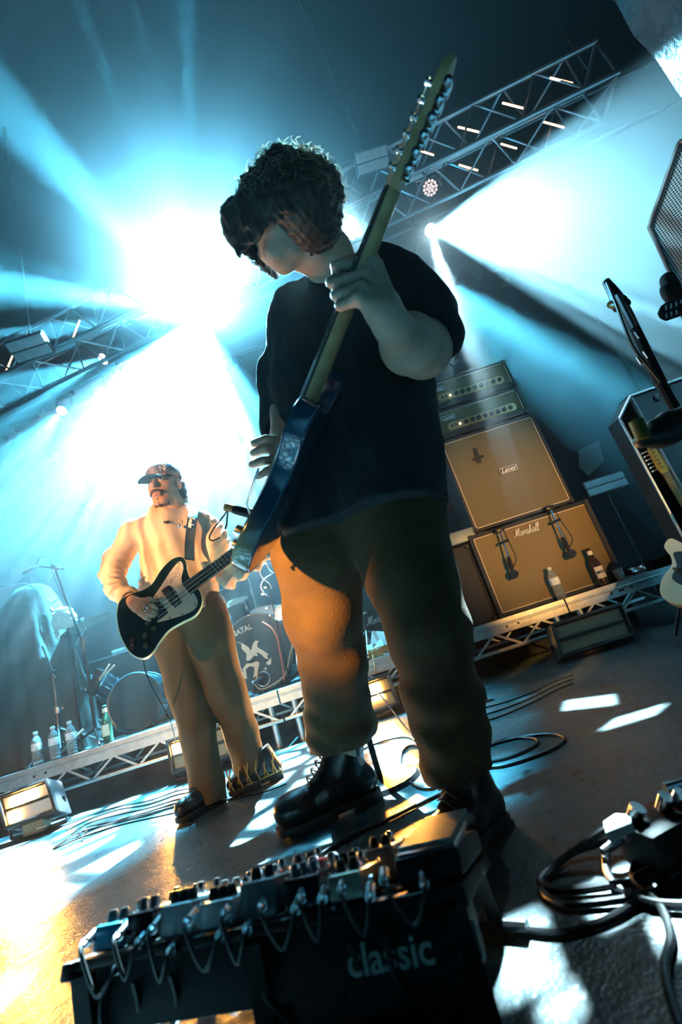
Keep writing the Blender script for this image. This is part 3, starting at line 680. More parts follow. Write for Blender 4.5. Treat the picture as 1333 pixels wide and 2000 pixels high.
def head(label, x0, x1, z0, z1, plate_x, knobs, cover=False):
    t = cab_box('amplifier_head', label, x0, x1, z0+.012, z1, YA+.02, .28, .016, grill_b, group=None); y = YA+.02
    for x in (x0+.07, x1-.07): mb = MB(); mb.cyl((x, y+.06, z0), (x, y+.06, z0+.016), .018); mb.cyl((x, y+.22, z0), (x, y+.22, z0+.016), .018); part('foot', mb, knobm, t)
    laney(t, x0+.105, z1-.075, y+.008, .85)
    zc = z0+.098; a0, a1 = plate_x; pts = [(a0+.02, -.032), (a1-.02, -.032), (a1, -.018), (a1, .018), (a1-.02, .032), (a0+.02, .032), (a0, .010), (a0, -.018)]
    mb = MB(); mb.prism([(x, z) for x, z in pts], 0, .008, T(0, y+.010, zc) @ RX(PI/2)); pn = part('control_panel', mb, gold, t)
    for i in range(2): mb = MB(); mb.box((a0+.035+.032*i, y-.004, zc), (.010, .014, .022), b=.003); part('rocker_switch', mb, knobm, pn)
    mb = MB(); mb.lathe([(.008, 0), (.007, .006), (0, .008)], 12, T(a0+.100, y+.002, zc) @ RX(PI/2)); part('pilot_lamp', mb, mat('pilot_lamp', (1, .8, .5), .3, emit=(1, .75, .4), estr=6), pn)
    for i in range(knobs):
        x = a0+.15+.052*i; mb = MB(); mb.lathe([(.019, 0), (.019, .006), (.0135, .009), (.012, .022), (0, .023)], 14, T(x, y+.002, zc) @ RX(PI/2)); mb.box((x+.004, y-.0215, zc+.006), (.002, .002, .010)); part('knob', mb, knobm, pn)
    mb = MB(); mb.box(((x0+x1)/2, y+.012, z0+.042), (x1-x0-.05, .014, .030)); part('lower_vent', mb, tolex, t)
    return t
h2 = head('amplifier head standing on the tall cabinet, lower of the two heads', .925, 1.632, 1.715, 1.965, (1.00, 1.56), 8)
h1 = head('amplifier head at the very top of the stack, with cables lying on it', .932, 1.634, 1.972, 2.225, (1.015, 1.56), 8)
# two clip microphones hanging in front of the lower cabinet
chrome = mat('chrome', (.75, .76, .78), .18, metal=1.0); blkm = mat('black_metal', (.015, .015, .016), .35, metal=.3)
def amp_mic(a, b, mic, label):
    a, b, mic = [V(x) for x in (a, b, mic)]; t = thing('amp_microphone', label, 'microphone', tuple(mic))
    mb = MB(); mb.box(a, (.06, .04, .03), b=.005); part('clamp', mb, blkm, t)
    mb = MB(); mb.tube([a, a.lerp(b, .5), b], .007, 8); part('arm', mb, chrome, t)
    mb = MB(); mb.cyl(a.lerp(b, .45)-V((.03, 0, 0)), a.lerp(b, .45)+V((.04, 0, .006)), .010, n=8); part('joint', mb, blkm, t)
    d = (mic-b).normalized(); mb = MB(); mb.tube([b-d*.01, b+d*.05, mic-d*.03], [.013, .017, .012], 10); part('mic_body', mb, blkm, t)
    M = frame(mic, (1, 0, 0), (0, 1, 0)); mb = MB(); mb.lathe([(.014, -.034), (.027, -.028), (.030, -.008), (.030, .012), (.024, .024), (0, .028)], 18, M); part('mic_head', mb, mat('mic_grille', (.05, .05, .05), .4, metal=.7, bump=.6, bscale=900), t)
    s_ = b.lerp(mic, .7); mb = MB(); mb.tube(spline([s_, s_+V((.05, -.01, .06)), b+V((.045, -.01, .07)), a.lerp(b, .4)+V((.03, -.01, 0)), a+V((.02, 0, .01)), a+V((-.05, .02, .015))], 6), .0035, 6); part('cable', mb, tape, t)
amp_mic(at(976, 1035, YA-.04), at(994, 1090, YA-.06), at(1004, 1122, YA-.055), 'small black microphone on a chrome arm at the left of the lower cabinet')
amp_mic(at(1074, 992, YA-.04), at(1100, 1052, YA-.05), at(1116, 1082, YA-.055), 'small black microphone on a chrome arm at the right of the lower cabinet')
# cables over the top head
mb = MB(); tp = 2.228
for k in range(5):
    rs = random.Random(k+20); pts = [V((.95+.11*i+rs.uniform(-.03, .03), YA+.06+rs.uniform(0, .18), tp+.006+rs.uniform(0, .022))) for i in range(6)]
    mb.tube(spline(pts, 5), .006, 6)
solo('cable_tangle', mb, tape, 'tangle of black cables lying on top of the highest amplifier head', 'cable')
mb = MB(); a = at(880, 712, YA+.04); mb.tube(spline([a+V((-.01, 0, .02)), a+V((.02, 0, -.02)), a+V((.07, 0, 0)), a+V((.09, 0, .035)), a+V((.06, 0, .05)), a+V((.055, 0, .02))], 6), [.009]*31, 8)
mb.tube([V((a.x, a.y, tp)), a+V((.02, 0, -.02))], .008, 6)
solo('clip_hook', mb, tape, 'curved black clip sticking up from the top amplifier head', 'clip')
# cabinet and grey panel to the left of the lower cabinet, half behind the guitarist's leg
silver = weave('silver_mesh', (.62, .60, .52), (.06, .06, .05), 700, .4, metal=.6)
cabS = cab_box('speaker_cabinet', 'dark cabinet with silver mesh showing beside the guitarist\'s leg, left of the stack', .16, .60, DZ+.001, .80, YA-.02, .34, .020, silver)
cabD = cab_box('equipment_case', 'plain black case squeezed between the mesh cabinet and the striped cabinet', .612, .815, DZ+.001, .90, YA+.03, .30, .010, tolex, pipe=False, cat='case')
mb = MB(); c = at(903, 1041, YA); mb.box((c.x, YA+.12, .962), (.19, .22, .09), b=.006); mb.box((c.x, YA+.01, .962), (.17, .006, .004)); solo('grey_box', mb, mat('grey_metal', (.20, .24, .24), .5, metal=.3), 'small grey metal box between the guitarist and the tall cabinet', 'box')
# between the guitarist's legs: another cabinet with script, paper, tripod legs
cabB = cab_box('speaker_cabinet', 'dark cabinet with white script seen between the guitarist\'s legs', -.62, .14, DZ+.001, 1.08, YA+.75, .34, .024, mat('black_cloth_grille', (.02, .035, .035), .9), corners=False)
c = at(737, 1212, YA+.75); part('logo_lettering', script('Marshall', T(c.x+.02, YA+.755, c.z) @ RX(PI/2), .033, .0034), logo_w, cabB)
# things standing along the riser edge
def bottle_m():
    return mat('clear_plastic', (.80, .92, .96), .05, trans=.75, ior=1.33, spec=.9)
waterlab = mat('bottle_label', (.75, .80, .84), .5, var=.3, vscale=70); capm = mat('bottle_cap', (.55, .62, .66), .4)
def water(px, py, label, group=None, y=3.25, h=.215, empty=False):
    c = at(px, py, y); c.z = DZ+.005; s = h/.215; t = thing('water_bottle', label, 'bottle', tuple(c), group); M = T(*c) @ Matrix.Scale(s, 4)
    prof = [(.0, .002), (.026, 0), (.031, .006)]
    for i in range(7): z = .018+i*.018; prof += [(.0315, z), (.0285, z+.006), (.0315, z+.012)]
    prof += [(.031, .150), (.029, .160), (.020, .180), (.0125, .190), (.0125, .200)]
    mb = MB(); mb.lathe(prof, 18, M); part('bottle_body', mb, bottle_m(), t)
    mb = MB(); mb.lathe([(.0320, .095), (.0322, .096), (.0322, .140), (.0320, .141)], 18, M); part('label', mb, waterlab, t)
    mb = MB(); mb.lathe([(.0145, .196), (.0150, .198), (.0150, .213), (.013, .215), (0, .215)], 14, M); part('cap', mb, capm, t)
    return t
water(76, 1503, 'clear water bottle at the left end of the riser, leftmost of the three')
water(110, 1492, 'clear water bottle on the left riser, middle of the three')
water(143, 1481, 'clear water bottle on the left riser, rightmost of the three')
water(1100, 1172, 'ribbed clear water bottle standing in front of the striped cabinet', h=.225)
def beer(px, py, label, gm, lab, y=3.25, h=.235, word=None):
    c = at(px, py, y); c.z = DZ+.005; s = h/.235; t = thing('beer_bottle', label, 'bottle', tuple(c)); M = T(*c) @ Matrix.Scale(s, 4)
    mb = MB(); mb.lathe([(0, .003), (.026, 0), (.031, .006), (.031, .125), (.027, .150), (.015, .178), (.0125, .222), (.0145, .224), (.0145, .232), (.011, .235), (0, .235)], 18, M); part('bottle_body', mb, gm, t)
    mb = MB(); mb.add([(.0316*math.sin(a)*1, -.0316*math.cos(a), z) for z in (.045, .115) for a in [-.95+1.9*i/10 for i in range(11)]], [(i, i+1, i+12, i+11) for i in range(10)], M); lb = part('label', mb, lab, t)
    mb = MB(); mb.lathe([(.0150, .190), (.0152, .191), (.0140, .214), (.0138, .215)], 16, M); part('neck_label', mb, lab, t)
    if word: part('label_lettering', text(word, M @ T(0, -.0325, .08) @ RX(PI/2), .022, .0006, bold=.0006), knobm, lb)
amber = mat('amber_glass', (.10, .045, .012), .08, trans=.6, spec=.8); green_g = mat('green_glass', (.08, .32, .22), .08, trans=.7, spec=.8)
beer(1180, 1139, 'brown beer bottle with round white label beside the striped cabinet', amber, mat('white_label', (.75, .72, .66), .6), h=.27, word='BIRDS')
beer(213, 1449, 'green beer bottle with pale label on the left riser', green_g, mat('pale_label', (.70, .78, .62), .6), h=.245)
c = at(1213, 1127, 3.28); c.z = DZ+.005; mb = MB(); mb.lathe([(.0, .002), (.026, 0), (.034, .078), (.036, .080), (.033, .078), (.025, .004), (0, .004)], 20, T(*c))
solo('paper_cup', mb, mat('white_cup', (.78, .78, .74), .6), 'small white cup on the riser right of the beer bottle', 'cup')
rs = random.Random(3); mb = MB(); c = at(1247, 1118, 3.30); g = []
for i in range(7):
    g.append([V((c.x+(i-3)*.016+rs.uniform(-.008, .008), c.y+.03*math.cos(j)+rs.uniform(-.01, .01), DZ+.035+.024*math.sin(j)+rs.uniform(-.006, .006))) for j in [2*PI*k/9 for k in range(9)]])
    g[-1].append(g[-1][0].copy())
mb.sheet(g); mb.f.append(tuple(range(9))); solo('crushed_can', mb, mat('crushed_silver', (.7, .72, .72), .3, metal=.9, var=.4, vscale=60), 'crushed silver can at the right end of the riser', 'can', ang=10)

# ---------------------------------------------------------------- floor strobes in front of the riser
honey = weave('honeycomb_louvre', (.52, .46, .30), (.035, .03, .02), 900, .45)
frost = mat('frosted_lens', (.62, .60, .56), .3)
glow = mat('tungsten_glow', (1, .7, .3), .4, emit=(1.0, .50, .11), estr=160)
def strobe(corners, Yv, label, lit=(), watts=0, mesh=honey, plug=True):
    """corners: top-left, top-right, bottom-left of the panel face, as points"""
    tl, tr, bl_ = [V(p) for p in corners]; xa = (tr-tl); W = xa.length; xa.normalize(); za = (tl-bl_); H = za.length; za.normalize(); n = xa.cross(za).normalized()
    t = thing('floor_strobe_light', label, 'stage light', tuple((bl_+xa*W/2)*1)); M = Matrix((xa, -n, za)).transposed().to_4x4(); c = (tl+tr)/2-za*H/2; M.translation = c   # local: x right, y back, z up
    mb = MB(); mb.box((0, .06, 0), (W+.05, .11, H+.05), M, b=.008); mb.box((0, .135, 0), (W*.8, .05, H*.7), M, b=.01); part('housing', mb, blk, t)
    mb = MB()
    for q in (-1, 1): mb.box((q*(W+.03)/2, -.004, 0), (.020, .03, H+.05), M, b=.004); mb.box((0, -.004, q*(H+.03)/2), (W+.05, .03, .020), M, b=.004)
    mb.box((0, -.002, 0), (W, .02, .014), M); part('frame', mb, blk, t)
    for q in (-1, 1):
        mb = MB(); mb.box((0, .003, q*(H/4+.003)), (W, .008, H/2-.010), M); part('louvre', mb, mesh, t)
    for (u, v, a, b) in lit:
        mb = MB(); mb.box((u*W, -.006, v*H), (a*W, .008, b*H), M, b=.003); part('lit_cell', mb, glow, t)
    zb = .0; mb = MB(); p0 = M @ V((0, .07, -H/2-.02)); 
    for q in (-1, 1):
        s_ = M @ V((q*(W/2+.035), .07, 0)); f = V((s_.x, s_.y, .012)); mb.tube([s_, V((s_.x, s_.y, max(.03, s_.z-.06))), f, V((p0.x, p0.y, .012))], .009, 6)
    part('floor_bracket', mb, blkm, t)
    mb = MB(); mb.box((p0.x-.02, p0.y-.01, .055), (.12, .07, .085), b=.005); pb = part('power_box', mb, mat('brown_box', (.16, .12, .06), .5), t)
    mb = MB(); [mb.cyl((p0.x+.012+.014*i, p0.y-.05, .035), (p0.x+.012+.014*i, p0.y-.035, .035), .005, n=8) for i in range(4)]; part('socket', mb, logo_w, pb)
    if watts:
        L = bpy.data.lights.new('strobe_lamp', 'AREA'); L.shape = 'RECTANGLE'; L.size = W*lit[0][2]*.9; L.size_y = H*lit[0][3]*.9; L.energy = watts; L.color = (1.0, .42, .07); L.spread = R_(150)
        o = bpy.data.objects.new('strobe_lamp', L); COL.objects.link(o); o.matrix_world = Matrix((xa, za, n)).transposed().to_4x4() if False else Matrix((xa, -za, -n)).transposed().to_4x4()
        m3 = Matrix((xa, -za, -n)).transposed().to_4x4(); lc = M @ V(((lit[0][0] if lit else 0)*W, -.014, (lit[0][1] if lit else 0)*H)); m3.translation = lc; o.matrix_world = m3; o['kind'] = 'structure'
    return t
Q = lambda a, b, c, y, yt=.06: (at(*a, y+yt), at(*b, y+yt), at(*c, y))
strobe(Q((6, 1560), (90, 1530), (18, 1611), 2.78), 2.8, 'large tilted floor light glowing orange at the far left edge', lit=((-.20, .18, .28, .42), (.12, .27, .26, .36), (-.36, -.30, .24, .34)), watts=50, mesh=frost)
strobe(Q((334, 1454), (434, 1424), (343, 1503), 3.0), 3.0, 'floor light glowing orange between the bassist\'s legs', lit=((-.33, .25, .30, .42),), watts=40)
strobe(Q((700, 1343), (756, 1324), (716, 1392), 3.02), 3.0, 'small floor light glowing orange between the guitarist\'s legs', lit=((-.05, .12, .50, .62),), watts=34)
strobe(Q((1084, 1226), (1209, 1187), (1101, 1277), 2.92, .05), 2.95, 'unlit floor light with two mesh panels under the right riser')
# ================================================================ drum kit and stands on the riser
drum_shell = mat('dark_teal_shell', (.010, .035, .045), .2, coat=.5)
hoop_m = mat('dark_hoop', (.02, .05, .06), .3); head_blk = mat('black_drum_head', (.006, .018, .024), .6)
head_clear = mat('pale_drum_head', (.55, .50, .46), .5); brass = mat('cymbal_bronze', (.55, .46, .30), .28, metal=1.0, bump=.15, bscale=150)
emb_m = mat('emblem_cream', (.72, .66, .54), .5)
def ring(mb, M, r, z, t_, n=36):
    mb.tube([M @ V((r*math.cos(2*PI*i/n), r*math.sin(2*PI*i/n), z)) for i in range(n+1)], t_, 6, cap=False)
def drum(p, ax, r, dep, name, label, headm, lugs=8, group=None, legs=None, upv=(0, 0, 1)):
    p = V(p); ax = V(ax).normalized(); M = frame(p, V(upv).cross(ax) if abs(V(upv).normalized().dot(ax)) < .95 else (1, 0, 0), ax)
    t = thing(name, label, 'drum', tuple(p), group)
    mb = MB(); mb.lathe([(r*.985, -dep), (r*.985, -.004)], 36, M); part('shell', mb, drum_shell, t)
    mb = MB(); mb.lathe([(0, .0), (r*.97, .0), (r*.985, -.006)], 36, M); part('drum_head', mb, headm, t)
    for z in (-.002, -dep+.005): mb = MB(); ring(mb, M, r*1.005, z, .010 if r > .2 else .005); part('hoop', mb, hoop_m if r > .2 else chrome, t)
    for i in range(lugs):
        a = 2*PI*(i+.5)/lugs; c = V((r*1.02*math.cos(a), r*1.02*math.sin(a), 0)); mb = MB(); mb.box((c.x, c.y, -.07), (.016, .016, .05), M, b=.004); mb.cyl(M @ V((c.x, c.y, -.1)), M @ V((c.x, c.y, .012)), .003, n=6); part('lug', mb, chrome, t)
    return t, M
kc = at(503, 1274, 3.62); kc.z = DZ+.30
KD, KM = drum(kc, (-.10, -1, .02), .285, .42, 'bass_drum', 'large dark bass drum with pale winged emblem between the bassist and the guitarist', head_blk, 10)
u_, v2 = KM.col[0].xyz, KM.col[1].xyz
HM_ = T(*kc) @ RX(PI/2) ; HM_ = frame(kc, (1, -.10, 0), (-.10, -1, .02))
def hq(x, y, z=.003): return HM_ @ V((x, y, z))
part('drum_lettering', text('NATAL', HM_ @ T(-.085, .190, .003) @ RZ(.12), .062, .002, bold=.0012, sx=.9), emb_m, KD)
def blade(pts): 
    mb = MB(); 
    if sum(pts[i-1][0]*pts[i][1]-pts[i][0]*pts[i-1][1] for i in range(len(pts))) < 0: pts = pts[::-1]
    mb.prism(pts, .002, .005, HM_); return mb
for pts in ([(-.15, .125), (-.10, .095), (-.06, .055), (-.045, .02), (-.02, .065), (.005, .085), (.035, .075), (.018, .06), (.012, .03), (.045, .0), (.085, -.045), (.07, -.05), (.075, -.08), (.045, -.06), (.03, -.03), (-.005, .0), (.0, -.035), (-.03, -.02), (-.07, -.045), (-.10, -.04), (-.085, .01), (-.115, .06), (-.11, .095)],
            [(-.10, -.06), (-.06, -.07), (-.02, -.065), (.0, -.085), (-.02, -.12), (-.045, -.17), (-.075, -.175), (-.055, -.13), (-.05, -.10), (-.085, -.085), (-.12, -.10), (-.125, -.17), (-.15, -.16), (-.145, -.09)],
            [(.05, -.10), (.10, -.075), (.085, -.12), (.06, -.12)], [(.02, -.14), (.045, -.125), (.04, -.15)]):
    part('emblem_piece', blade(pts), emb_m, KD)
mb = MB(); ring(mb, HM_ @ T(-.0, -.205, 0), .052, .006, .006, 24); part('port_ring', mb, chrome, KD)
mb = MB(); mb.lathe([(0, .001), (.048, .001), (.048, .004), (0, .004)], 20, HM_ @ T(0, -.205, 0)); part('port_hole', mb, dark_hole, KD)
for q in (-1, 1): mb = MB(); mb.tube([hq(q*.27, -.1, -.12), hq(q*.36, -.28, -.02)], .008, 6); part('spur', mb, chrome, KD)
# microphone poking into the port
t = thing('kick_microphone', 'small silver microphone on a short stand in front of the bass drum hole', 'microphone', tuple(hq(-.02, -.2, .06)))
mb = MB(); mb.cyl(hq(-.015, -.195, .01), hq(-.05, -.21, .09), .020, .014, 14); part('mic_body', mb, chrome, t)
mb = MB(); mb.tube([hq(-.05, -.21, .09), hq(-.04, -.24, .12), V((hq(-.04, -.24, .12).x, hq(-.04, -.24, .12).y, DZ+.005))], .006, 6); mb.lathe([(.06, .0), (.05, .012), (0, .014)], 16, T(hq(-.04, -.24, .12).x, hq(-.04, -.24, .12).y, DZ)); part('short_stand', mb, blkm, t)
mb = MB(); mb.tube(spline([hq(-.05, -.21, .09), hq(.0, -.27, .11), hq(.10, -.265, .11), hq(.2, -.22, .08), hq(.26, -.10, .05), hq(.30, -.02, .02)], 6), .004, 6); part('cable', mb, piping, t)
# toms, snare, floor tom
drum(at(452, 1178, 3.85), (0, -.35, 1), .15, .20, 'rack_tom', 'dark rack tom above the bass drum, close to the bassist\'s hip', head_clear, 6)
drum(at(524, 1192, 3.80), (.25, -.4, 1), .15, .20, 'rack_tom', 'dark rack tom above the bass drum at its right shoulder', head_clear, 6)
drum(at(548, 1197, 3.45), (-.45, -.85, .3), .060, .10, 'small_drum', 'small drum with pink-lit skin right beside the guitarist\'s thigh', mat('pink_lit_skin', (.85, .55, .42), .5), 6)  # pink stage light is put into the skin's colour
# clamps / stands: generic
def cym_stand(x, y, h, name, label, boom=None, cym=None, tilt=.2, r=.22, sc=1.0, m=chrome, base=DZ, spread=.30):
    t = thing(name, label, 'stand', (x, y, base)); mb = MB(); mb.cyl((x, y, base+.06), (x, y, base+h*.55), .013, n=8); part('lower_tube', mb, m, t)
    mb = MB(); mb.cyl((x, y, base+h*.5), (x, y, base+h), .009, n=8); part('upper_tube', mb, m, t)
    mb = MB(); mb.cyl((x, y, base+h*.5), (x, y, base+h*.57), .020, n=10); mb.box((x+.03, y, base+h*.54), (.045, .010, .018), b=.003); part('wing_clamp', mb, m, t)
    for k in range(3):
        a = 2*PI*k/3+.4; mb = MB(); f = V((x+spread*math.cos(a), y+spread*math.sin(a), base+.008)); mb.tube([(x, y, base+h*.34), f], .008, 6, flat=.5); part('leg', mb, m, t); mb = MB(); mb.tube([(x, y, base+.10), f.lerp(V((x, y, base+h*.34)), .4)], .006, 6); part('leg_brace', mb, m, t)
        mb = MB(); mb.box(f, (.03, .03, .016), b=.005); part('rubber_foot', mb, blkm, t)
    top = V((x, y, base+h))
    if boom: e = top+V(boom); b0 = top-V(boom)*.25; mb = MB(); mb.cyl(b0, e, .007, n=8); mb.cyl(top-V((0, .02, 0)), top+V((0, .02, 0)), .022, n=10); part('boom_arm', mb, m, t); top = e
    if cym is not None:
        M = frame(top+V((0, 0, .02)), (1, 0, tilt), (-tilt, -.15, 1)); mb = MB(); mb.lathe([(r, 0), (r*.6, .008), (r*.18, .014), (r*.13, .028), (0, .034)], 36, M); mb.lathe([(r, -.001), (r*.6, .007), (r*.18, .013), (0, .03)], 36, M); part('cymbal', mb, brass, t, ang=60)
        mb = MB(); mb.cyl(M @ V((0, 0, .03)), M @ V((0, 0, .06)), .005, n=8); mb.box((0, 0, .062), (.03, .008, .01), M); part('wing_nut', mb, m, t)
    return t
p = at(112, 1395, 3.55); cym_stand(p.x, 3.55, .62, 'cymbal_stand', 'chrome stand with clamps at left behind the three bottles', boom=(-.06, 0, .22))
p = at(160, 1380, 3.75); cym_stand(p.x, 3.75, .80, 'cymbal_stand', 'chrome cymbal stand with a tilted cymbal, left of the green bottle', boom=(.12, 0, .12), cym=1, tilt=.25, r=.20)
p = at(425, 1330, 3.9); cym_stand(p.x, 3.9, .9, 'cymbal_stand', 'chrome cymbal stand between the bassist\'s legs, cymbal at his hip', cym=1, tilt=-.1, r=.24)
p = at(525, 1290, 3.95); cym_stand(p.x, 3.95, 1.15, 'cymbal_stand', 'cymbal stand behind the bass drum beside the guitarist', boom=(.05, 0, .15), cym=1, r=.22)
p = at(716, 1235, 3.62); cym_stand(p.x, 3.62, .62, 'tripod_stand', 'silver tripod stand seen between the guitarist\'s legs', boom=(-.12, 0, .35))
drum(at(150, 1350, 3.95), (.1, -.8, .6), .16, .24, 'floor_tom', 'dark floor tom behind the chrome stands at left', drum_shell, 6)
drum(at(95, 1320, 3.75), (0, -.45, 1), .13, .14, 'snare_drum', 'small dark drum next to the draped shape at left', head_clear, 6)
drum(at(190, 1330, 3.9), (-.3, -.7, .6), .10, .14, 'rack_tom', 'small dark tom between the chrome stands and the drum sticks', drum_shell, 6)
# drum resting on its side, with a drum head showing
c = at(266, 1386, 3.75); c.z = DZ+.225; drum(c, (.05, -1, .05), .215, .20, 'gong_drum', 'round dark drum on its side on the riser left of the bassist\'s legs', mat('dull_dark_head', (.010, .035, .042), .7, bump=.2, bscale=8), 8)
cab0 = cab_box('speaker_cabinet', 'dark cabinet with partly hidden white script behind the round drum at left', -2.72, -1.90, DZ+.001, 1.02, 4.15, .3, .02, mat('black_cloth_grille', (.02, .035, .035), .9), pipe=False, corners=False)
c = at(215, 1379, 4.15); part('logo_lettering', script('Marshall', T(c.x-.12, 4.155, c.z) @ RX(PI/2), .030, .0032), logo_w, cab0)
# drum sticks in a black bag
sb = at(190, 1335, 3.62); t = thing('stick_bag', 'black bag with buckles hanging beside the toms, holding two drum sticks', 'bag', tuple(sb)); d = (at(196, 1310, 3.62)-at(180, 1352, 3.62)).normalized()
mb = MB(); M = frame(at(187, 1332, 3.62), d, (0, -1, .1)); mb.box((0, 0, 0), (.20, .07, .04), M, b=.012); part('pouch', mb, tape, t)
for i in range(4): mb = MB(); mb.box((-.07+.04*i, .0, .022), (.012, .05, .004), M); part('buckle', mb, chrome, t)
for px0, px1, lab in (((198, 1321), (214, 1297), 'white drum stick in the black bag, the left one'), ((200, 1323), (224, 1299), 'white drum stick in the black bag, the right one')):
    a, b = at(*px0, 3.60), at(*px1, 3.56); mb = MB(); mb.tube([a-(b-a)*.6, a, a.lerp(b, .8), b-(b-a)*.03, b], [.007, .007, .0075, .007, .003], 8); solo('drum_stick', mb, mat('pale_wood', (.75, .62, .48), .5), lab, 'drum stick', 'drum sticks')
a, b = at(112, 1481, 3.3), at(166, 1448, 3.45); a.z = DZ+.012; b.z = DZ+.14
mb = MB(); mb.tube([a, a.lerp(b, .5)+V((0, 0, .01)), b], [.006, .008, .010], 8); solo('mallet', mb, mat('pale_wood', (.75, .62, .48), .5), 'thin pale mallet leaning up from the deck behind the three bottles', 'mallet')
# vocal mic stand on the left
bx, by = -2.25, 3.45; bs = at(183, 1400, 3.45); tp_ = at(107, 1108, 3.45); MS = thing('microphone_stand', 'tall straight microphone stand with short boom at left, beside the draped shape', 'microphone stand', (bs.x, 3.45, DZ))
mb = MB(); mb.cyl((bs.x, 3.45, DZ+.1), (bs.x, 3.45, 1.1), .013, n=8); part('lower_tube', mb, blkm, MS); mb = MB(); mb.cyl((bs.x, 3.45, 1.05), (tp_.x, 3.45, tp_.z), .009, n=8); part('upper_tube', mb, blkm, MS)
mb = MB(); mb.cyl((bs.x, 3.45, 1.03), (bs.x, 3.45, 1.13), .020, n=10); part('clutch', mb, blkm, MS)
for k in range(3):
    a = 2*PI*k/3+1.0; mb = MB(); mb.tube([(bs.x, 3.45, DZ+.12), (bs.x+.30*math.cos(a), 3.45+.22*math.sin(a), DZ+.010)], .008, 6); part('leg', mb, blkm, MS)
bl0, bl1 = at(76, 1106, 3.45), at(124, 1111, 3.45); mb = MB(); mb.cyl(bl0, bl1, .008, n=8); mb.cyl(tp_-V((0, .03, 0)), tp_+V((0, .03, 0)), .020, n=10); part('boom_arm', mb, blkm, MS)
mb = MB(); mb.tube([bl0, bl0-V((.04, 0, .005)), bl0-V((.09, 0, .01)), bl0-V((.13, 0, .015))], [.010, .015, .023, .016], 12); part('microphone', mb, mat('pale_mic', (.5, .52, .52), .35, metal=.8), MS)
mb = MB(); mb.tube(spline([bl0-V((.02, 0, 0)), bl0+V((.02, 0, .07)), bl0+V((.10, 0, .03)), bl0+V((.12, 0, -.15)), (bs.x-.02, 3.44, 1.2), (bs.x+.02, 3.44, .8), (bs.x, 3.44, DZ+.1)], 6), .004, 5); part('cable', mb, tape, MS)
# small bright clamp, towel
c = at(125, 1205, 3.6); s = SDF(c-V((.16, .12, .20)), c+V((.18, .12, .16)), .006)
s.ell(c, (.085, .07, .085), k=.01).ell(c+V((.03, 0, -.04)), (.07, .06, .07), k=.03); s.cone(c+V((-.07, -.02, -.03)), c+V((-.055, -.02, -.19)), .022, .010, k=.02); s.cone(c+V((-.05, -.03, .03)), c+V((-.10, -.01, .10)), .02, .006, k=.02)
s.disp(wob(31, 60, .006)); s.disp(lambda x, y, z: .004*np.sin(z*160+8*np.sin(x*30)))
TW = sdf_obj('towel', s, mat('off_white_towel', (.72, .72, .64), .95, bump=.3, bscale=150)); tag(TW, 'crumpled off-white towel bundled on top of the stands at left', 'towel')
mb = MB(); mb.cyl((c.x+.02, 3.6, DZ+.01), (c.x+.02, 3.6, c.z-.06), .010, n=8); mb.lathe([(.12, 0), (.11, .012), (0, .015)], 20, T(c.x+.02, 3.6, DZ)); solo('round_base_stand', mb, blkm, 'thin black stand on a round base under the off-white towel', 'stand')
# headphones / stray red cable at the guitarist's thigh
t = thing('hanging_cables', 'pink-lit cables and clips hanging beside the guitarist\'s thigh above the drum', 'cable', tuple(at(522, 1130, 3.5)))
red = mat('red_cable', (.65, .16, .10), .45); pk = mat('pink_lit_cable', (.72, .42, .36), .45)  # the pink light on these cables is part of their colour
for k, pts in enumerate((((512, 1106), (508, 1118), (514, 1130), (526, 1140), (530, 1150)), ((530, 1122), (516, 1132), (510, 1146), (516, 1158), (522, 1164)), ((512, 1106), (520, 1100), (526, 1112), (534, 1120)))):
    mb = MB(); mb.tube(spline([at(x, y, 3.5) for x, y in pts], 5), .005, 6); part('cable', mb, pk, t)
for px in ((519, 1147), (514, 1160), (522, 1188)): mb = MB(); mb.box(at(*px, 3.5), (.030, .02, .022), b=.004); part('clip', mb, chrome, t)
mb = MB(); mb.cyl(V((at(522, 1164, 3.5).x, 3.52, DZ)), at(524, 1140, 3.52), .007, n=6); part('thin_pole', mb, blkm, t)
mb = MB(); p0 = at(512, 1218, 3.5); mb.tube(spline([at(512, 1214, 3.5), at(530, 1226, 3.5), at(541, 1245, 3.5), at(546, 1268, 3.5), at(552, 1300, 3.5), at(556, 1330, 3.5)], 5), .005, 6); solo('red_cable', mb, red, 'red-orange cable curving over the right rim of the bass drum', 'cable')
# papers, cables on the deck between the guitarist's legs
c = atz(742, 1250, DZ+.02) if False else at(742, 1250, 3.45)
mb = MB(); M = frame(at(747, 1246, 3.42), (.95, -.1, -.35), (-.1, -.9, .5)); mb.box((0, 0, 0), (.16, .10, .003), M); M2 = frame(at(733, 1262, 3.40), (.9, -.2, .1), (-.1, -.85, .6)); mb.box((0, 0, 0), (.13, .06, .003), M2)
solo('paper_sheets', mb, mat('white_paper', (.75, .76, .74), .8), 'crumpled white sheets taped to the stand seen between the guitarist\'s legs', 'paper')
mb = MB()
for k in range(5): rs = random.Random(50+k); c = at(733+3*k, 1272, 3.33); rr = .05+.012*k; mb.tube([V((c.x+rr*math.cos(a)*1.3, c.y+rr*.6*math.sin(a), DZ+.012+.012*k+.006*math.sin(3*a))) for a in [2*PI*i/24 for i in range(25)]], .004, 5, cap=False)
mb.tube(spline([at(728, 1278, 3.24), at(732, 1300, 3.15), at(736, 1316, 3.14)], 6), .004, 5); solo('cable_loops', mb, mat('orange_lit_cable', (.65, .32, .12), .5), 'orange-lit loops of cable on the riser edge between the guitarist\'s legs', 'cable')  # orange light on the loops is put into their colour
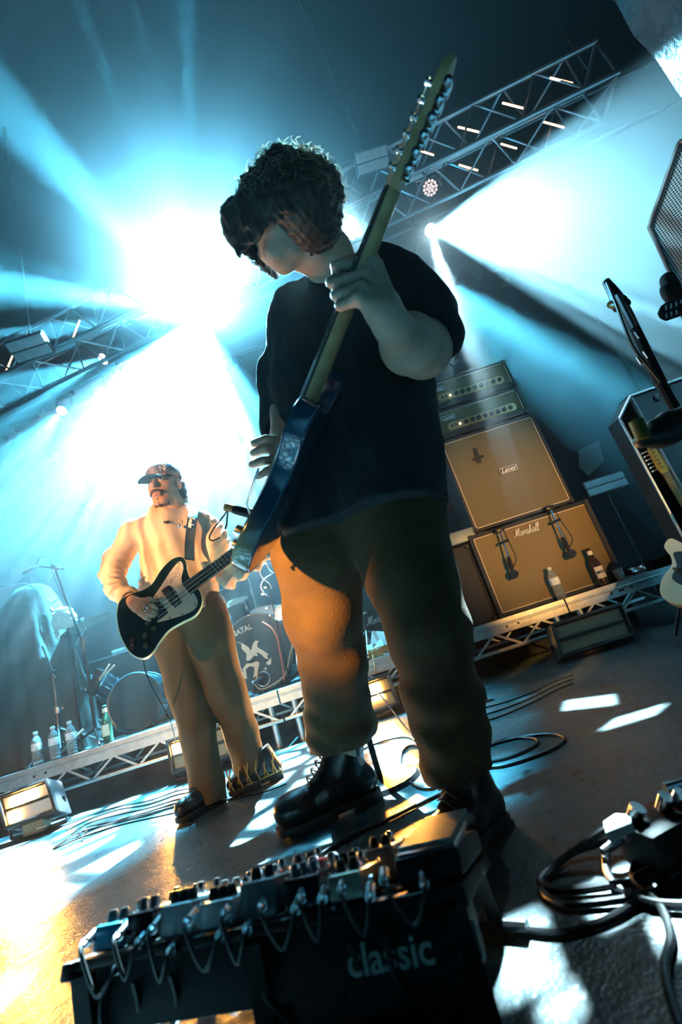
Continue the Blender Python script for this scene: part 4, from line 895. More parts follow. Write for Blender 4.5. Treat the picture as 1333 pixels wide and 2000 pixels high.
# folded cymbal hardware lying under the bassist
t = thing('folded_stands', 'pile of folded chrome stands on the riser between the bassist\'s legs', 'stand', tuple(at(405, 1360, 3.4)))
rs = random.Random(12)
for k in range(14):
    a = at(400+rs.uniform(-12, 10), 1310+rs.uniform(0, 40), 3.4+rs.uniform(-.05, .1)); b = a+V((rs.uniform(-.10, .14), rs.uniform(-.05, .05), -rs.uniform(.08, .25))); b.z = max(b.z, DZ+.01); mb = MB(); mb.cyl(a, b, .006, n=6); part('tube', mb, chrome, t)
# draped cloth on the far left
g = []; n = 96; prof = [(1.76, .02), (1.75, .10), (1.70, .17), (1.62, .215), (1.5, .25), (1.3, .27), (1.1, .30), (.9, .34), (.7, .37), (.5, .40), (.38, .42), (.343, .43)]
cx0, cy0 = -2.79, 3.75
for z, r in prof:
    row = []
    for j in range(n+1):
        a = 2*PI*j/n; f = max(0, (1.6-z))*.07; rr = r*(1+f*math.sin(9*a+1.5*math.sin(z*5))+.6*f*math.sin(17*a+z*6))+.012*mnoise.noise(V((math.cos(a)*3, math.sin(a)*3, z*4)))*min(1, r*5)
        row.append(V((cx0+rr*math.cos(a)*1.05, cy0+rr*math.sin(a)*.62, z)))
    g.append(row)
mb = MB(); mb.sheet(g); mb.f.append(tuple(range(n)))
cl = solo('draped_cover', mb, mat('creased_dark_cloth', (.055, .06, .055), .8, bump=1.0, bscale=9), 'dark creased cloth draped over tall rounded equipment at the far left', 'cloth', ang=80)
mb = MB(); mb.tube(spline([at(0, 1146, 3.62), at(25, 1141, 3.62), at(50, 1141, 3.62), at(72, 1152, 3.62), at(86, 1168, 3.62), at(100, 1178, 3.62), at(114, 1170, 3.62)], 5), .006, 6)
solo('bent_rail', mb, chrome, 'thin bright curved rail over the top of the draped cloth', 'rail')
# ================================================================ right side: guitar case, guitars, stands, side speaker
edge_m = mat('bright_edge_strip', (.65, .66, .66), .3, metal=1.0)
YR = 2.8
CS = thing('guitar_case_rack', 'tall open road case with bright metal edges holding guitars, at the right edge', 'case', (2.2, YR, 0))
xl, xm, xr = 1.885, 2.02, 2.62
prof = [(xl, .0), (xl, 1.30), (xm, 1.425), (xr, 1.44), (xr, 0)]
mb = MB(); mb.add([(x, YR+.13, z) for x, z in prof]+[(x, YR+.12, z) for x, z in prof], [(0, 1, 2, 3, 4)[::-1], (5, 6, 7, 8, 9)]+[(i, (i+1) % 5, (i+1) % 5+5, i+5) for i in range(5)]); part('back_panel', mb, tolex, CS)
mb = MB(); mb.box((xl-.004, YR+.065, .65), (.010, .13, 1.30)); part('side_panel', mb, tolex, CS)
mb = MB(); mb.box((0, 0, 0), (.186, .13, .010), T((xl+xm)/2, YR+.065, 1.363) @ RY(-math.atan2(.125, .135))); part('slanted_panel', mb, tolex, CS)
mb = MB(); mb.box(((xm+xr)/2, YR+.07, .715), (xr-xm, .10, 1.41)); part('closed_side', mb, weave('ribbed_dark_panel', (.03, .05, .055), (.012, .02, .022), 500, .6), CS)
mb = MB(); mb.box(((xm+xr)/2, YR+.065, 1.432), (xr-xm, .13, .012)); part('top_panel', mb, tolex, CS)
for a, b in (((xl, .02), (xl, 1.30)), ((xl, 1.30), (xm, 1.425)), ((xm, 1.425), (xr, 1.44)), ((xm, 1.425), (xm, .02)), ((xl, .02), (xr, .02))):
    mb = MB(); mb.cyl((a[0], YR-.004, a[1]), (b[0], YR-.004, b[1]), .008, n=8); part('metal_edge', mb, edge_m, CS)
for q in ((xm+.16, 1.36),): mb = MB(); mb.lathe([(.024, 0), (.022, .02), (0, .024)], 16, T(q[0], YR+.018, q[1]) @ RX(PI/2)); part('caster_cup', mb, blkm, CS)
def stand_guitar(tip_px, nutlen, Yg, lab, headm, pegs=6, body=False, down=(0.02, -.03, -1)):
    tp = at(*tip_px, Yg); d = V(down).normalized(); M = frame(tp, d, (-.35, -1, 0)); t = thing('electric_guitar', lab, 'guitar', tuple(tp))
    mb = MB(); mb.prism([(0, -.012), (.0, .016), (.03, .028), (.15, .040), (.19, .026), (.19, -.020), (.15, -.026), (.03, -.022)], -.007, .007, M, b=.002); part('headstock', mb, headm, t)
    for i in range(pegs):
        x = .025+.026*i; mb = MB(); mb.cyl(M @ V((x, .0, .007)), M @ V((x, .0, .020)), .006, n=8); mb.cyl(M @ V((x, -.015, 0)), M @ V((x, -.050, 0)), .003, n=6); mb.box((x, -.054, 0), (.014, .012, .010), M, b=.003); part('tuning_peg', mb, chrome, t)
    mb = MB(); mb.box((.19+nutlen/2, .002, 0), (nutlen, .042, .020), M, b=.006); part('neck', mb, maple_, t)
    for i in range(12): mb = MB(); mb.box((.20+nutlen*(1-2**(-i/12))*1.05, .002, .0112), (.002, .040, .002), M); part('fret', mb, chrome, t)
    if body:
        o = [(0, .03), (-.03, .10), (.03, .15), (.12, .155), (.20, .11), (.27, .12), (.36, .17), (.42, .12), (.43, 0), (.42, -.12), (.36, -.17), (.27, -.12), (.20, -.11), (.10, -.14), (.02, -.12), (0, -.03)]
        mb = MB(); mb.prism(spl2([(x+.19+nutlen-.02, y) for x, y in o], 4), -.024, .014, M, b=.006); part('guitar_body', mb, blue_dark, t)
    return t
maple_ = mat('aged_maple', (.50, .30, .13), .4, var=.12, vscale=30); yl = mat('yellow_maple', (.80, .50, .10), .4); blue_dark = mat('dark_body', (.02, .03, .03), .25)
stand_guitar((1268, 872), .42, YR+.02, 'guitar with bright yellow six-peg headstock inside the open road case', yl, body=False)
stand_guitar((1286, 872), .42, YR+.08, 'dark-headed guitar behind the yellow headstock in the road case', blue_dark, body=False)
# cream guitar body standing in front of the case
t = thing('electric_guitar', 'guitar with pale cream body on a stand, cut by the right edge of the picture', 'guitar', tuple(at(1335, 1090, 2.5)))
c = at(1362, 1112, 2.5); M = frame(c, (.62, .25, .80), (-.70, -.6, .30)); o = [(-.20, .10), (-.14, .155), (-.05, .15), (.02, .11), (.08, .115), (.15, .15), (.20, .12), (.15, .05), (.12, 0), (.15, -.05), (.19, -.10), (.14, -.14), (.07, -.11), (.0, -.11), (-.07, -.155), (-.16, -.15), (-.21, -.08), (-.22, 0)]
mb = MB(); mb.prism(spl2(o, 4), -.022, .022, M, b=.007); part('guitar_body', mb, mat('cream_lacquer', (.72, .58, .36), .25), t)
mb = MB(); mb.prism(spl2([(-.12, .02), (-.06, .10), (.02, .08), (.10, .10), (.10, .03), (.11, -.03), (.12, -.09), (.04, -.08), (-.08, -.10), (-.12, -.04)], 3), .0225, .025, M); part('pickguard', mb, blackp, t)
mb = MB(); mb.box((.36, 0, .02), (.55, .045, .022), M, b=.006); part('neck', mb, maple_, t)
mb = MB(); mb.prism([(.63, -.022), (.63, .022), (.68, .035), (.82, .02), (.80, -.03)], .005, .02, M); part('headstock', mb, maple_, t)
t = thing('guitar_stand', 'black folding guitar stand with red strap under the cream guitar', 'stand', (c.x+.05, 2.55, 0))
for k in range(3): a = 2*PI*k/3+.5; mb = MB(); mb.tube([(c.x+.05, 2.56, .42), (c.x+.05+.25*math.cos(a), 2.56+.2*math.sin(a), .01)], .009, 6); part('leg', mb, blkm, t)
mb = MB(); mb.tube([(c.x-.08, 2.50, .33), (c.x-.06, 2.58, .34), (c.x+.05, 2.58, .36), (c.x+.16, 2.58, .34), (c.x+.18, 2.50, .33)], .010, 6); part('cradle', mb, blkm, t)
mb = MB(); mb.tube(spline([at(1310, 1140, 2.6), at(1313, 1152, 2.58), at(1309, 1162, 2.58), at(1316, 1170, 2.6)], 5), .008, 6); solo('red_tape', mb, mat('red_tape', (.85, .06, .02), .5), 'short bright red tie hanging at the right end of the riser', 'tape')
mb = MB(); mb.box(at(1324, 1160, 2.6), (.055, .01, .03), b=.002); solo('white_tag', mb, logo_w, 'small white label tag beside the bright red tie', 'tag')
# microphone stand at the near right with a mic lying along the boom
xb = at(1250, 660, 1.2).x
MS2 = thing('microphone_stand', 'black boom microphone stand rising at the right edge, close to the camera', 'microphone stand', (xb+.02, 1.22, 0))
P2 = lambda x, y, Y=1.2: at(x, y, Y)
mb = MB(); mb.cyl((P2(1316, 800).x, 1.2, .06), P2(1290, 745), .014, n=10); part('lower_tube', mb, blkm, MS2)
mb = MB(); mb.cyl(P2(1292, 750), P2(1222, 605), .017, .015, 10); part('boom_arm', mb, blkm, MS2)
mb = MB(); mb.cyl(P2(1240, 640, 1.18), P2(1207, 575, 1.17), .009, n=8); part('thin_arm', mb, chrome, MS2)
mb = MB(); mb.lathe([(.0, -.014), (.022, -.012), (.022, .012), (0, .014)], 14, frame(P2(1211, 593), (0, 0, 1), (1, 0, .2))); part('clutch', mb, blkm, MS2)
mb = MB(); mb.lathe([(.0, -.012), (.016, -.010), (.016, .010), (0, .012)], 12, frame(P2(1219, 595), (0, 0, 1), (0, 1, .2))); part('wing_knob', mb, blkm, MS2)
mb = MB(); mb.tube([P2(1213, 600), P2(1206, 583), P2(1196, 566), P2(1184, 549)], [.020, .019, .015, .011], 12); part('mic_body', mb, blkm, MS2)
mb = MB(); mb.tube([P2(1183, 548), P2(1189, 546)], .006, 6); mb.tube([P2(1180, 552), P2(1188, 560), P2(1194, 572)], .004, 6); part('clip', mb, chrome, MS2)
mb = MB(); rr = P2(1199, 592); mb.tube([rr+V((.017*math.cos(a), 0, .010*math.sin(a)-.004)) for a in [2*PI*i/20 for i in range(21)]], .005, 6, cap=False); part('brass_ring', mb, mat('brass_ring', (.7, .5, .2), .3, metal=1), MS2)
mb = MB(); mb.tube(spline([P2(1186, 552, 1.17), P2(1203, 592, 1.16), P2(1222, 642, 1.16), P2(1240, 682, 1.17), P2(1262, 710, 1.17), P2(1290, 745, 1.17)], 6), .0042, 6); part('cable', mb, tape, MS2)
for px in ((1245, 652), (1262, 690), (1249, 702)): mb = MB(); mb.tube([P2(px[0]-4, px[1]-4, 1.17), P2(px[0]+5, px[1]+9, 1.17)], .004, 5); part('cable_tie', mb, chrome, MS2)
for k in range(3): a = 2*PI*k/3+.2; mb = MB(); mb.tube([(P2(1316, 800).x, 1.2, .12), (P2(1316, 800).x+.3*math.cos(a), 1.2+.3*math.sin(a), .01)], .009, 6); part('leg', mb, blkm, MS2)
# padded cup holder clamped to the stand
c = P2(1292, 838, 1.12); s = SDF(c-V((.16, .10, .14)), c+V((.22, .12, .14)), .0045)
K = lambda x, y, r, Y=1.12: nd(x, y, Y, r)
s.chain([K(1253, 862, 14), K(1290, 852, 20), K(1330, 828, 26), K(1370, 800, 30)], k=.02); s.chain([K(1276, 832, 13), K(1280, 850, 16)], k=.02).chain([K(1303, 822, 19), K(1310, 845, 20)], k=.02)
cp = sdf_obj('stand_holder', s, mat('matte_black_rubber', (.012, .014, .012), .5)); tag(cp, 'lumpy black padded holder clamped low on the near right microphone stand', 'holder')
mb = MB(); a, b = P2(1243, 822, 1.10), P2(1259, 858, 1.10); mb.cyl(a, b, .0175, n=16); part('cup', mb, mat('olive_cup', (.10, .09, .02), .35), cp); 
# second microphone with slotted bracket
t = thing('drum_microphone', 'black foam-covered microphone with a slotted metal bracket at the right edge', 'microphone', tuple(P2(1305, 560, 1.15)))
s = SDF(P2(1310, 570, 1.15)-V((.1, .08, .12)), P2(1310, 570, 1.15)+V((.12, .08, .12)), .004)
s.chain([nd(1305, 546, 1.15, 14), nd(1310, 558, 1.15, 15)], k=.01).chain([nd(1312, 570, 1.15, 17), nd(1322, 585, 1.15, 14)], k=.01).cone(nd(1295, 565, 1.15), nd(1308, 580, 1.15), .008, .012, k=.01)
sdf_obj('foam_cover', s, mat('black_foam', (.008, .008, .009), .95, bump=.5, bscale=400), t)
M = frame(P2(1318, 602, 1.15), (1, -.1, -.02), (-.05, -.75, -.6)); o = [(-.045, .0), (-.035, .018), (-.015, .024), (.09, .024), (.09, -.026), (-.025, -.026), (-.040, -.014)]
mb = MB(); mb.prism(o, -.003, .003, M); part('bracket', mb, blkm, t)
for i in range(6):
    for q in (-1, 1): mb = MB(); mb.box((-.025+.014*i, q*.011-.001, .0036), (.005, .013, .001), M, b=.0004); part('slot', mb, mat('slot_light', (.55, .62, .62), .5), t)
mb = MB(); mb.tube([P2(1325, 590, 1.15), P2(1345, 625, 1.15), P2(1380, 720, 1.16)], .010, 8); mb.tube([P2(1380, 720, 1.16), V((P2(1316, 800).x+.12, 1.2, .05))], .010, 8); part('arm', mb, blkm, t)
# side-fill loudspeaker on the right
t = thing('side_speaker', 'large hexagonal black loudspeaker with metal grille, cut by the upper right edge', 'loudspeaker', tuple(at(1333, 430, 1.6)))
c0 = at(1400, 440, 1.75); nrm = (CAM-c0).normalized()
def q(x, y):
    d = ray(x, y); return CAM+d*((c0-CAM).dot(nrm)/d.dot(nrm))
fr = [q(1268, 443), q(1327, 276), q(1460, 262), q(1540, 430), q(1490, 640), q(1345, 612)]; cen = sum(fr, V())/6
back = [(p-nrm*.34).lerp(cen-nrm*.34, .30) for p in fr]
mb = MB(); inn = [p.lerp(cen, .050) for p in fr]; inn2 = [p.lerp(cen, .050)-nrm*.012 for p in fr]
n = 6; mb.add(fr+back+inn+inn2, [tuple(range(6, 12))]+[(i, (i+1) % n, (i+1) % n+6, i+6) for i in range(n)]+[(i, (i+1) % n, (i+1) % n+12, i+12) for i in range(n)]+[(i+12, (i+1) % n+12, (i+1) % n+18, i+18) for i in range(n)])
part('cabinet', mb, mat('black_speaker_paint', (.02, .025, .03), .35, bump=.3, bscale=200), t)
mb = MB(); mb.add(inn2, [tuple(range(6))]); gm = mat('perforated_steel', (.30, .36, .38), .4, metal=.5); nt = gm.node_tree; tc = nt.nodes.new('ShaderNodeTexCoord'); vo = nt.nodes.new('ShaderNodeTexVoronoi'); vo.inputs['Scale'].default_value = 95; vo.inputs['Randomness'].default_value = 0
vr = nt.nodes.new('ShaderNodeVectorRotate'); vr.rotation_type = 'EULER_XYZ'; qe = nrm.to_track_quat('Z', 'Y').inverted().to_euler(); vr.inputs['Rotation'].default_value = tuple(qe); nt.links.new(tc.outputs['Object'], vr.inputs['Vector'])
ms = nt.nodes.new('ShaderNodeVectorMath'); ms.operation = 'MULTIPLY'; ms.inputs[1].default_value = (1, 1, 0); nt.links.new(vr.outputs[0], ms.inputs[0]); nt.links.new(ms.outputs[0], vo.inputs['Vector'])
f = smooth(nt, vo.outputs['Distance'], .30, .38); mx = nt.nodes.new('ShaderNodeMix'); mx.data_type = 'RGBA'; mx.inputs[6].default_value = (.004, .006, .008, 1); mx.inputs[7].default_value = (.46, .52, .54, 1); nt.links.new(f, mx.inputs[0]); nt.links.new(mx.outputs[2], nt.nodes['Principled BSDF'].inputs['Base Color'])
part('grille', mb, gm, t)
mb = MB()
for i in range(n): mb.cyl(fr[i], fr[(i+1) % n], .008, n=8)
part('edge', mb, mat('rim_lit_edge', (.16, .18, .19), .3), t)  # rim light along the cabinet edge, painted as a lighter colour
bb = min(p.z for p in fr); bc = cen-nrm*.17; mb = MB(); mb.cyl(V((bc.x, bc.y, bb-.02)), V((bc.x, bc.y, .03)), .03, n=12); part('pole', mb, blkm, t); mb = MB(); mb.box((bc.x, bc.y, .015), (.5, .5, .03), b=.008); part('base_plate', mb, blkm, t)
# white block clip on the floor and rack of electronics under the right riser
t = thing('power_distributor', 'small beige power box standing on the floor just right of the guitarist\'s knee', 'box', tuple(atz(945, 1362)))
c = atz(946, 1372); mb = MB(); mb.box((c.x, c.y+.03, .05), (.055, .06, .085), b=.006); part('body', mb, mat('beige_box', (.70, .55, .32), .5), t); mb = MB(); mb.box((c.x, c.y-.002, .062), (.030, .008, .028)); part('socket', mb, blkm, t); mb = MB(); mb.tube([(c.x-.02, c.y+.01, .095), (c.x-.02, c.y+.01, .112), (c.x+.02, c.y+.01, .112), (c.x+.02, c.y+.01, .095)], .004, 6); part('handle', mb, blkm, t)
# ================================================================ pedalboard in the foreground
pA = atz(132, 1872, .17); pB = atz(905, 1716, .17); pu = (pB-pA).normalized(); PL = (pB-pA).length
pw = V((-pu.y, pu.x, 0)); pw = pw if pw.y > 0 else -pw; slope = -.33
pv = (pw+V((0, 0, slope))).normalized(); PM = frame(pA, pu, pu.cross(pv)); pz = pu.cross(pv)
if pz.z < 0: PM = frame(pA, pu, -pz)
# local: x along the board, y away from the camera down the slope, z up
if (PM @ V((0, .1, 0))).y < (PM @ V((0, 0, 0))).y: print('pedalboard frame flipped')
PB = thing('pedalboard', 'black pedalboard frame crowded with effect pedals, out of focus in the foreground', 'pedalboard', (pA.x, pA.y, 0))
pbm = mat('pedalboard_black', (.006, .007, .008), .6, bump=.08, bscale=60, spec=.25)
for y in (.012, .095, .18, .265): mb = MB(); mb.box((PL/2, y, -.010), (PL, .052 if y > .02 else .030, .012), PM, b=.003); part('rail', mb, pbm, PB)
for x in (.008, PL-.008): mb = MB(); mb.box((x, .14, -.014), (.016, .30, .020), PM, b=.003); part('end_rail', mb, pbm, PB)
for x in (.02, PL*.5, PL-.02):
    a = PM @ V((x, .01, -.02)); b = PM @ V((x, .27, -.02)); mb = MB(); mb.box((a.x, a.y, (a.z)/2), (.024, .020, a.z)); part('leg', mb, pbm, PB); mb = MB(); mb.box((b.x, b.y, b.z/2), (.020, .020, b.z)); part('leg', mb, pbm, PB)
mb = MB(); mb.box((PL/2, .030, -.052), (PL*.96, .006, .070), PM, b=.002); part('rear_panel', mb, pbm, PB)
a = PM @ V((PL*.70, .035, -.07)); 
mb = MB(); mb.box((PL*.72, .12, -.075), (PL*.46, .17, .075), PM, b=.008); ps = part('power_supply', mb, pbm, PB)
lm = mat('grey_lettering', (.34, .44, .40), .6)
tm = PM @ T(PL*.80, .0262, -.060) @ RX(PI/2)
part('board_lettering', text('classic', tm, .042, .0012, bold=.0006, sx=1.05), lm, PB)
mb = MB(); mb.box((PL*.80+.098, .026, -.058), (.028, .002, .034), PM); bx_ = part('badge', mb, lm, PB)
part('badge_mark', text('1', PM @ T(PL*.80+.098, .0242, -.058) @ RX(PI/2), .026, .0008, bold=.001), pbm, bx_)
cols = [('blue', (.01, .20, .34)), ('black', (.015, .015, .016)), ('silver', (.55, .56, .58)), ('orange', (.60, .22, .04)), ('green', (.05, .22, .10)), ('cream', (.55, .50, .40)), ('dark red', (.28, .03, .03)), ('grey', (.20, .21, .22)), ('white', (.62, .64, .66))]
rs = random.Random(77)
def pedal(x, y, w_, d_, h_, ci, kn, lab, sw=1, big=False):
    nm, c = cols[ci]; m = mat(nm.replace(' ', '_')+'_enamel', c, .25, metal=.25, coat=.3); o = PM @ V((x, y, -.004)); t = thing('effect_pedal', lab, 'pedal', tuple(o), 'effect pedals on the board'); M = PM @ T(x, y, -.002)
    mb = MB(); mb.box((0, 0, h_/2), (w_, d_, h_), M, b=.005); part('enclosure', mb, m, t)
    for i in range(kn):
        kx = (i-(kn-1)/2)*w_*.8/max(1, kn); mb = MB(); mb.lathe([(.0078, 0), (.0078, .004), (.0062, .012), (.0050, .014), (0, .014)], 14, M @ T(kx, -d_*.30, h_)); part('knob', mb, knobm if ci != 1 else chrome, t)
    for i in range(sw):
        kx = (i-(sw-1)/2)*w_*.55; mb = MB(); mb.lathe([(.0095, 0), (.0095, .003), (.006, .005), (.006, .013), (.0045, .0155), (0, .016)], 14, M @ T(kx, d_*.30, h_)); part('footswitch', mb, chrome, t)
    mb = MB(); mb.lathe([(.003, 0), (.003, .002), (0, .004)], 8, M @ T(w_*.0, 0, h_)); part('indicator', mb, mat('red_led', (.8, .1, .05), .3, emit=(1, .15, .05), estr=1.5) if ci % 2 else glow_w, t)
    for q in (-1, 1): mb = MB(); mb.cyl(M @ V((q*w_/2, -d_*.2, h_*.5)), M @ V((q*(w_/2+.006), -d_*.2, h_*.5)), .0055, n=10); part('jack_nut', mb, chrome, t)
    for q in (-1, 1):
        for q2 in (-1, 1): mb = MB(); mb.lathe([(.0028, 0), (.002, .0015), (0, .002)], 6, M @ T(q*w_*.42, q2*d_*.43, h_)); part('screw', mb, chrome, t)
    return t
glow_w = mat('white_led', (.8, .9, 1), .3, emit=(.8, .9, 1), estr=1.5)
W_ = PL
rows = [(.050, [(.060, .055, 2, 0, 2, 'blue pedal at the left end of the near row'), (.115, .050, 1, 1, 2, 'black pedal second in the near row from the left'), (.175, .058, 2, 2, 3, 'silver pedal with three knobs, third in the near row'), (.240, .060, 1, 8, 3, 'white pedal in the near row under the guitarist\'s left boot'), (.305, .058, 1, 7, 2, 'grey pedal at the middle of the near row'), (.370, .060, 2, 1, 3, 'black pedal right of the middle in the near row'), (.432, .052, 1, 5, 2, 'cream pedal near the right end of the near row')]),
        (.190, [(.075, .095, 2, 0, 4, 'wide blue pedal at the left of the far row'), (.165, .062, 1, 3, 2, 'orange pedal in the far row beside the wide blue one'), (.235, .062, 1, 1, 3, 'black pedal at the middle of the far row'), (.305, .062, 1, 6, 2, 'dark red pedal in the far row'), (.375, .062, 1, 4, 3, 'green pedal at the right of the far row'), (.440, .054, 1, 2, 2, 'silver pedal at the right end of the far row')])]
k_ = W_/.585
for ry, lst in rows:
    for (x, w_, sw, ci, kn, lab) in lst: pedal(x*k_, ry+.01, w_*.92*k_, .105, .030+.006*((int(x*1000)) % 3), ci, kn, lab, sw)
# treadle pedal at the right end
M = PM @ T(W_*.93, .13, .0); t = thing('treadle_pedal', 'treadle pedal with ribbed white-edged rocker at the right end of the board', 'pedal', tuple(PM @ V((W_*.93, .13, 0))))
mb = MB(); mb.box((0, 0, .016), (.085, .24, .030), M, b=.006); part('base', mb, pbm, t); M2 = M @ T(0, 0, .040) @ RX(.10); mb = MB(); mb.box((0, 0, 0), (.080, .235, .014), M2, b=.005); tr_ = part('treadle', mb, chrome, t)
for i in range(16): mb = MB(); mb.box((0, -.105+.014*i, .009), (.072, .007, .006), M2, b=.001); part('rubber_rib', mb, mat('pale_rubber', (.50, .52, .52), .5), tr_)
# patch leads hanging from the rear of the board
t = thing('patch_cables', 'bundle of black patch leads with bright plugs along the near edge of the pedalboard', 'cable', tuple(PM @ V((.1, .0, -.03))))
for i in range(9):
    x = .03+.057*i*k_; a = PM @ V((x, .012, .018)); b = PM @ V((x+rs.uniform(.03, .07), .006, rs.uniform(-.03, .015)))
    pts = spline([a, a+V((0, -.028, .0)), (a+b)/2+V((0, -.034, -.035)), b+V((0, -.026, 0)), b], 6); mb = MB(); mb.tube(pts, .0030, 6); part('lead', mb, tape, t)
    for p in (a, b): mb = MB(); mb.cyl(p+V((0, .006, 0)), p+V((0, -.016, 0)), .0068, n=10); mb.cyl(p+V((0, -.016, 0)), p+V((0, -.024, 0)), .0045, .0035, n=8); part('plug', mb, chrome, t)
for px0, px1 in (((645, 1800), (668, 1900)), ((735, 1765), (722, 1850)), ((430, 1830), (500, 1770))):
    pass
t = thing('power_leads', 'black power leads drooping below the near edge of the pedalboard', 'cable', tuple(PM @ V((.1, .02, -.1))))
for k, (x0, x1) in enumerate(((.02, .10), (.05, .16), (.30, .42), (.47, .55))):
    a = PM @ V((x0, .02, -.04)); b = PM @ V((x1, .02, -.04)); mb = MB(); mb.tube(spline([a, a+V((0, -.01, -.04)), (a+b)/2+V((0, 0, -.085)), b+V((0, 0, -.04)), b], 6), .0042, 6); part('lead', mb, tape, t)
# ================================================================ cables on the floor
rub = mat('cable_rubber', (.012, .012, .013), .35)
def lead(name, pts, r, lab, m=None, k=8, group=None, z=None):
    P_ = [atz(p[0], p[1], (p[2] if len(p) > 2 else 0)+r*1.02) for p in pts]; mb = MB(); mb.tube(spline(P_, k), r, 8); return solo(name, mb, m or rub, lab, 'cable', group)
lead('coiled_cable', [(700, 1470), (735, 1452), (800, 1440), (850, 1490), (905, 1512), (953, 1500), (985, 1496), (1030, 1483), (1080, 1463), (1104, 1444), (1085, 1434), (1030, 1438), (975, 1450), (955, 1458), (990, 1443), (1040, 1442), (1050, 1452), (1020, 1470), (985, 1482), (950, 1488)], .0045, 'black cable looping on the floor right of the guitarist\'s standing foot')
lead('instrument_cable', [(867, 1520), (850, 1538), (820, 1538), (795, 1520), (783, 1492), (788, 1466), (805, 1456), (825, 1462), (846, 1490), (862, 1530)], .0045, 'black cable making a small round loop between the guitarist\'s feet')
lead('instrument_cable', [(600, 1690), (640, 1660), (700, 1626), (760, 1600), (820, 1570), (866, 1548), (900, 1536)], .0050, 'black cable running diagonally behind the pedalboard towards the standing foot')
mb = MB(); a = at(737, 1350, 2.95); b = at(800, 1430, 2.4); c = at(824, 1462, 2.2); c.z = .01
mb.tube(spline([a, at(765, 1385, 2.7), b, c, atz(850, 1485)], 6), .0055, 6); solo('instrument_cable', mb, rub, 'black cable rising towards the small glowing floor light between the legs', 'cable')
lead('thin_cable', [(560, 1530), (520, 1545), (470, 1556), (400, 1572), (330, 1590), (240, 1610), (160, 1635), (112, 1655), (105, 1657), (118, 1648), (150, 1628), (210, 1610), (300, 1586), (385, 1566), (430, 1552)], .0032, 'long thin cable looping over the white-lit floor at left')
for k in range(5):
    rs = random.Random(90+k); y0 = 1560+7*k
    lead('loom_cable', [(120+10*k, y0+55), (170, y0+35), (230, y0+18+rs.uniform(-4, 4)), (290, y0+4), (350, y0-14+rs.uniform(-3, 3)), (400, y0-22)], .0035, ('loom cable nearest the riser at left', 'loom cable second from the riser at left', 'loom cable in the middle of the bundle at left', 'loom cable second from the front of the bundle at left', 'loom cable at the front of the bundle at left')[k], group='loom of cables on the floor under the left riser')
for k in range(3):
    rs = random.Random(70+k)
    lead('floor_cable', [(935, 1385+14*k), (985, 1372+12*k), (1040, 1352+10*k), (1085, 1330+9*k), (1120, 1318+8*k)], .0035, ('dark cable furthest back on the floor under the right riser', 'dark cable second back on the floor under the right riser', 'dark cable nearest us on the floor under the right riser')[k], group='dark cables under the right riser')
# bass lead from the bass guitar down to the floor
mb = MB(); mb.tube(spline([at(280, 1288, 1.96), at(284, 1310, 2.0), at(300, 1350, 2.05), at(322, 1390, 2.15), at(338, 1425, 2.3), atz(352, 1500, .004)], 8), .0035, 6); solo('bass_cable', mb, rub, 'cable hanging from the lower end of the bass guitar to the floor', 'cable')
# stage box with plugs, near right, and its cable nest
c = atz(1285, 1615, .05); t = thing('stage_box', 'black plug box with a bright corner in the cable nest at the lower right', 'box', (c.x, c.y, 0))
mb = MB(); mb.box((0, 0, 0), (.105, .09, .065), T(c.x, c.y, .034) @ RZ(.3), b=.01); part('box_body', mb, mat('matte_black', (.006, .006, .007), .75), t)
for q, (dx, dz) in enumerate(((-.03, .078), (.02, .08), (.045, .078))): mb = MB(); mb.cyl((c.x+dx, c.y, .07), (c.x+dx+.01, c.y-.01, dz+.01), .012, n=12); part('socket_collar', mb, chrome, t)
mb = MB(); mb.prism([(-.05, -.018), (-.005, -.022), (.012, 0), (.0, .022), (-.03, .014)], 0, .012, T(c.x-.045, c.y-.005, .066) @ RZ(.2)); part('bright_plug', mb, mat('pale_plug', (.25, .30, .30), .4), t)
for s_, e_ in (((-.06, .0, .05), (-.10, -.01, .045)), ((.05, .03, .085), (.09, .03, .085))): mb = MB(); mb.cyl(V((c.x, c.y, 0))+V(s_), V((c.x, c.y, 0))+V(e_), .008, .006, 10); part('plug_sleeve', mb, chrome, t)
def loop3(name, pts, r, lab, group='nest of thick cables at the lower right'):
    mb = MB(); mb.tube(spline([atz(x, y, z) for x, y, z in pts], 8), r, 8); solo(name, mb, rub, lab, 'cable', group)
loop3('thick_cable', [(1235, 1605, .045), (1190, 1618, .05), (1140, 1650, .03), (1085, 1690, .012), (1056, 1722, .008), (1075, 1735, .008), (1130, 1738, .008), (1200, 1728, .01), (1250, 1722, .008), (1300, 1700, .012), (1360, 1660, .01)], .0062, 'thick cable making the widest loop left of the plug box')
loop3('thick_cable', [(1245, 1620, .03), (1200, 1640, .02), (1120, 1665, .01), (1070, 1705, .007), (1060, 1740, .007), (1100, 1765, .007), (1180, 1762, .007), (1260, 1745, .01), (1340, 1700, .01)], .0055, 'thick cable making the second loop, crossing in front of the plug box')
loop3('thick_cable', [(1232, 1612, .04), (1196, 1640, .02), (1183, 1680, .010), (1195, 1720, .008), (1225, 1745, .008), (1280, 1765, .008), (1360, 1770, .008)], .0062, 'thick cable dropping steeply from the left side of the plug box')
loop3('thick_cable', [(1290, 1640, .02), (1255, 1665, .012), (1238, 1700, .008), (1245, 1730, .008), (1300, 1712, .014), (1370, 1660, .02)], .0058, 'thick cable curling under the front of the plug box')
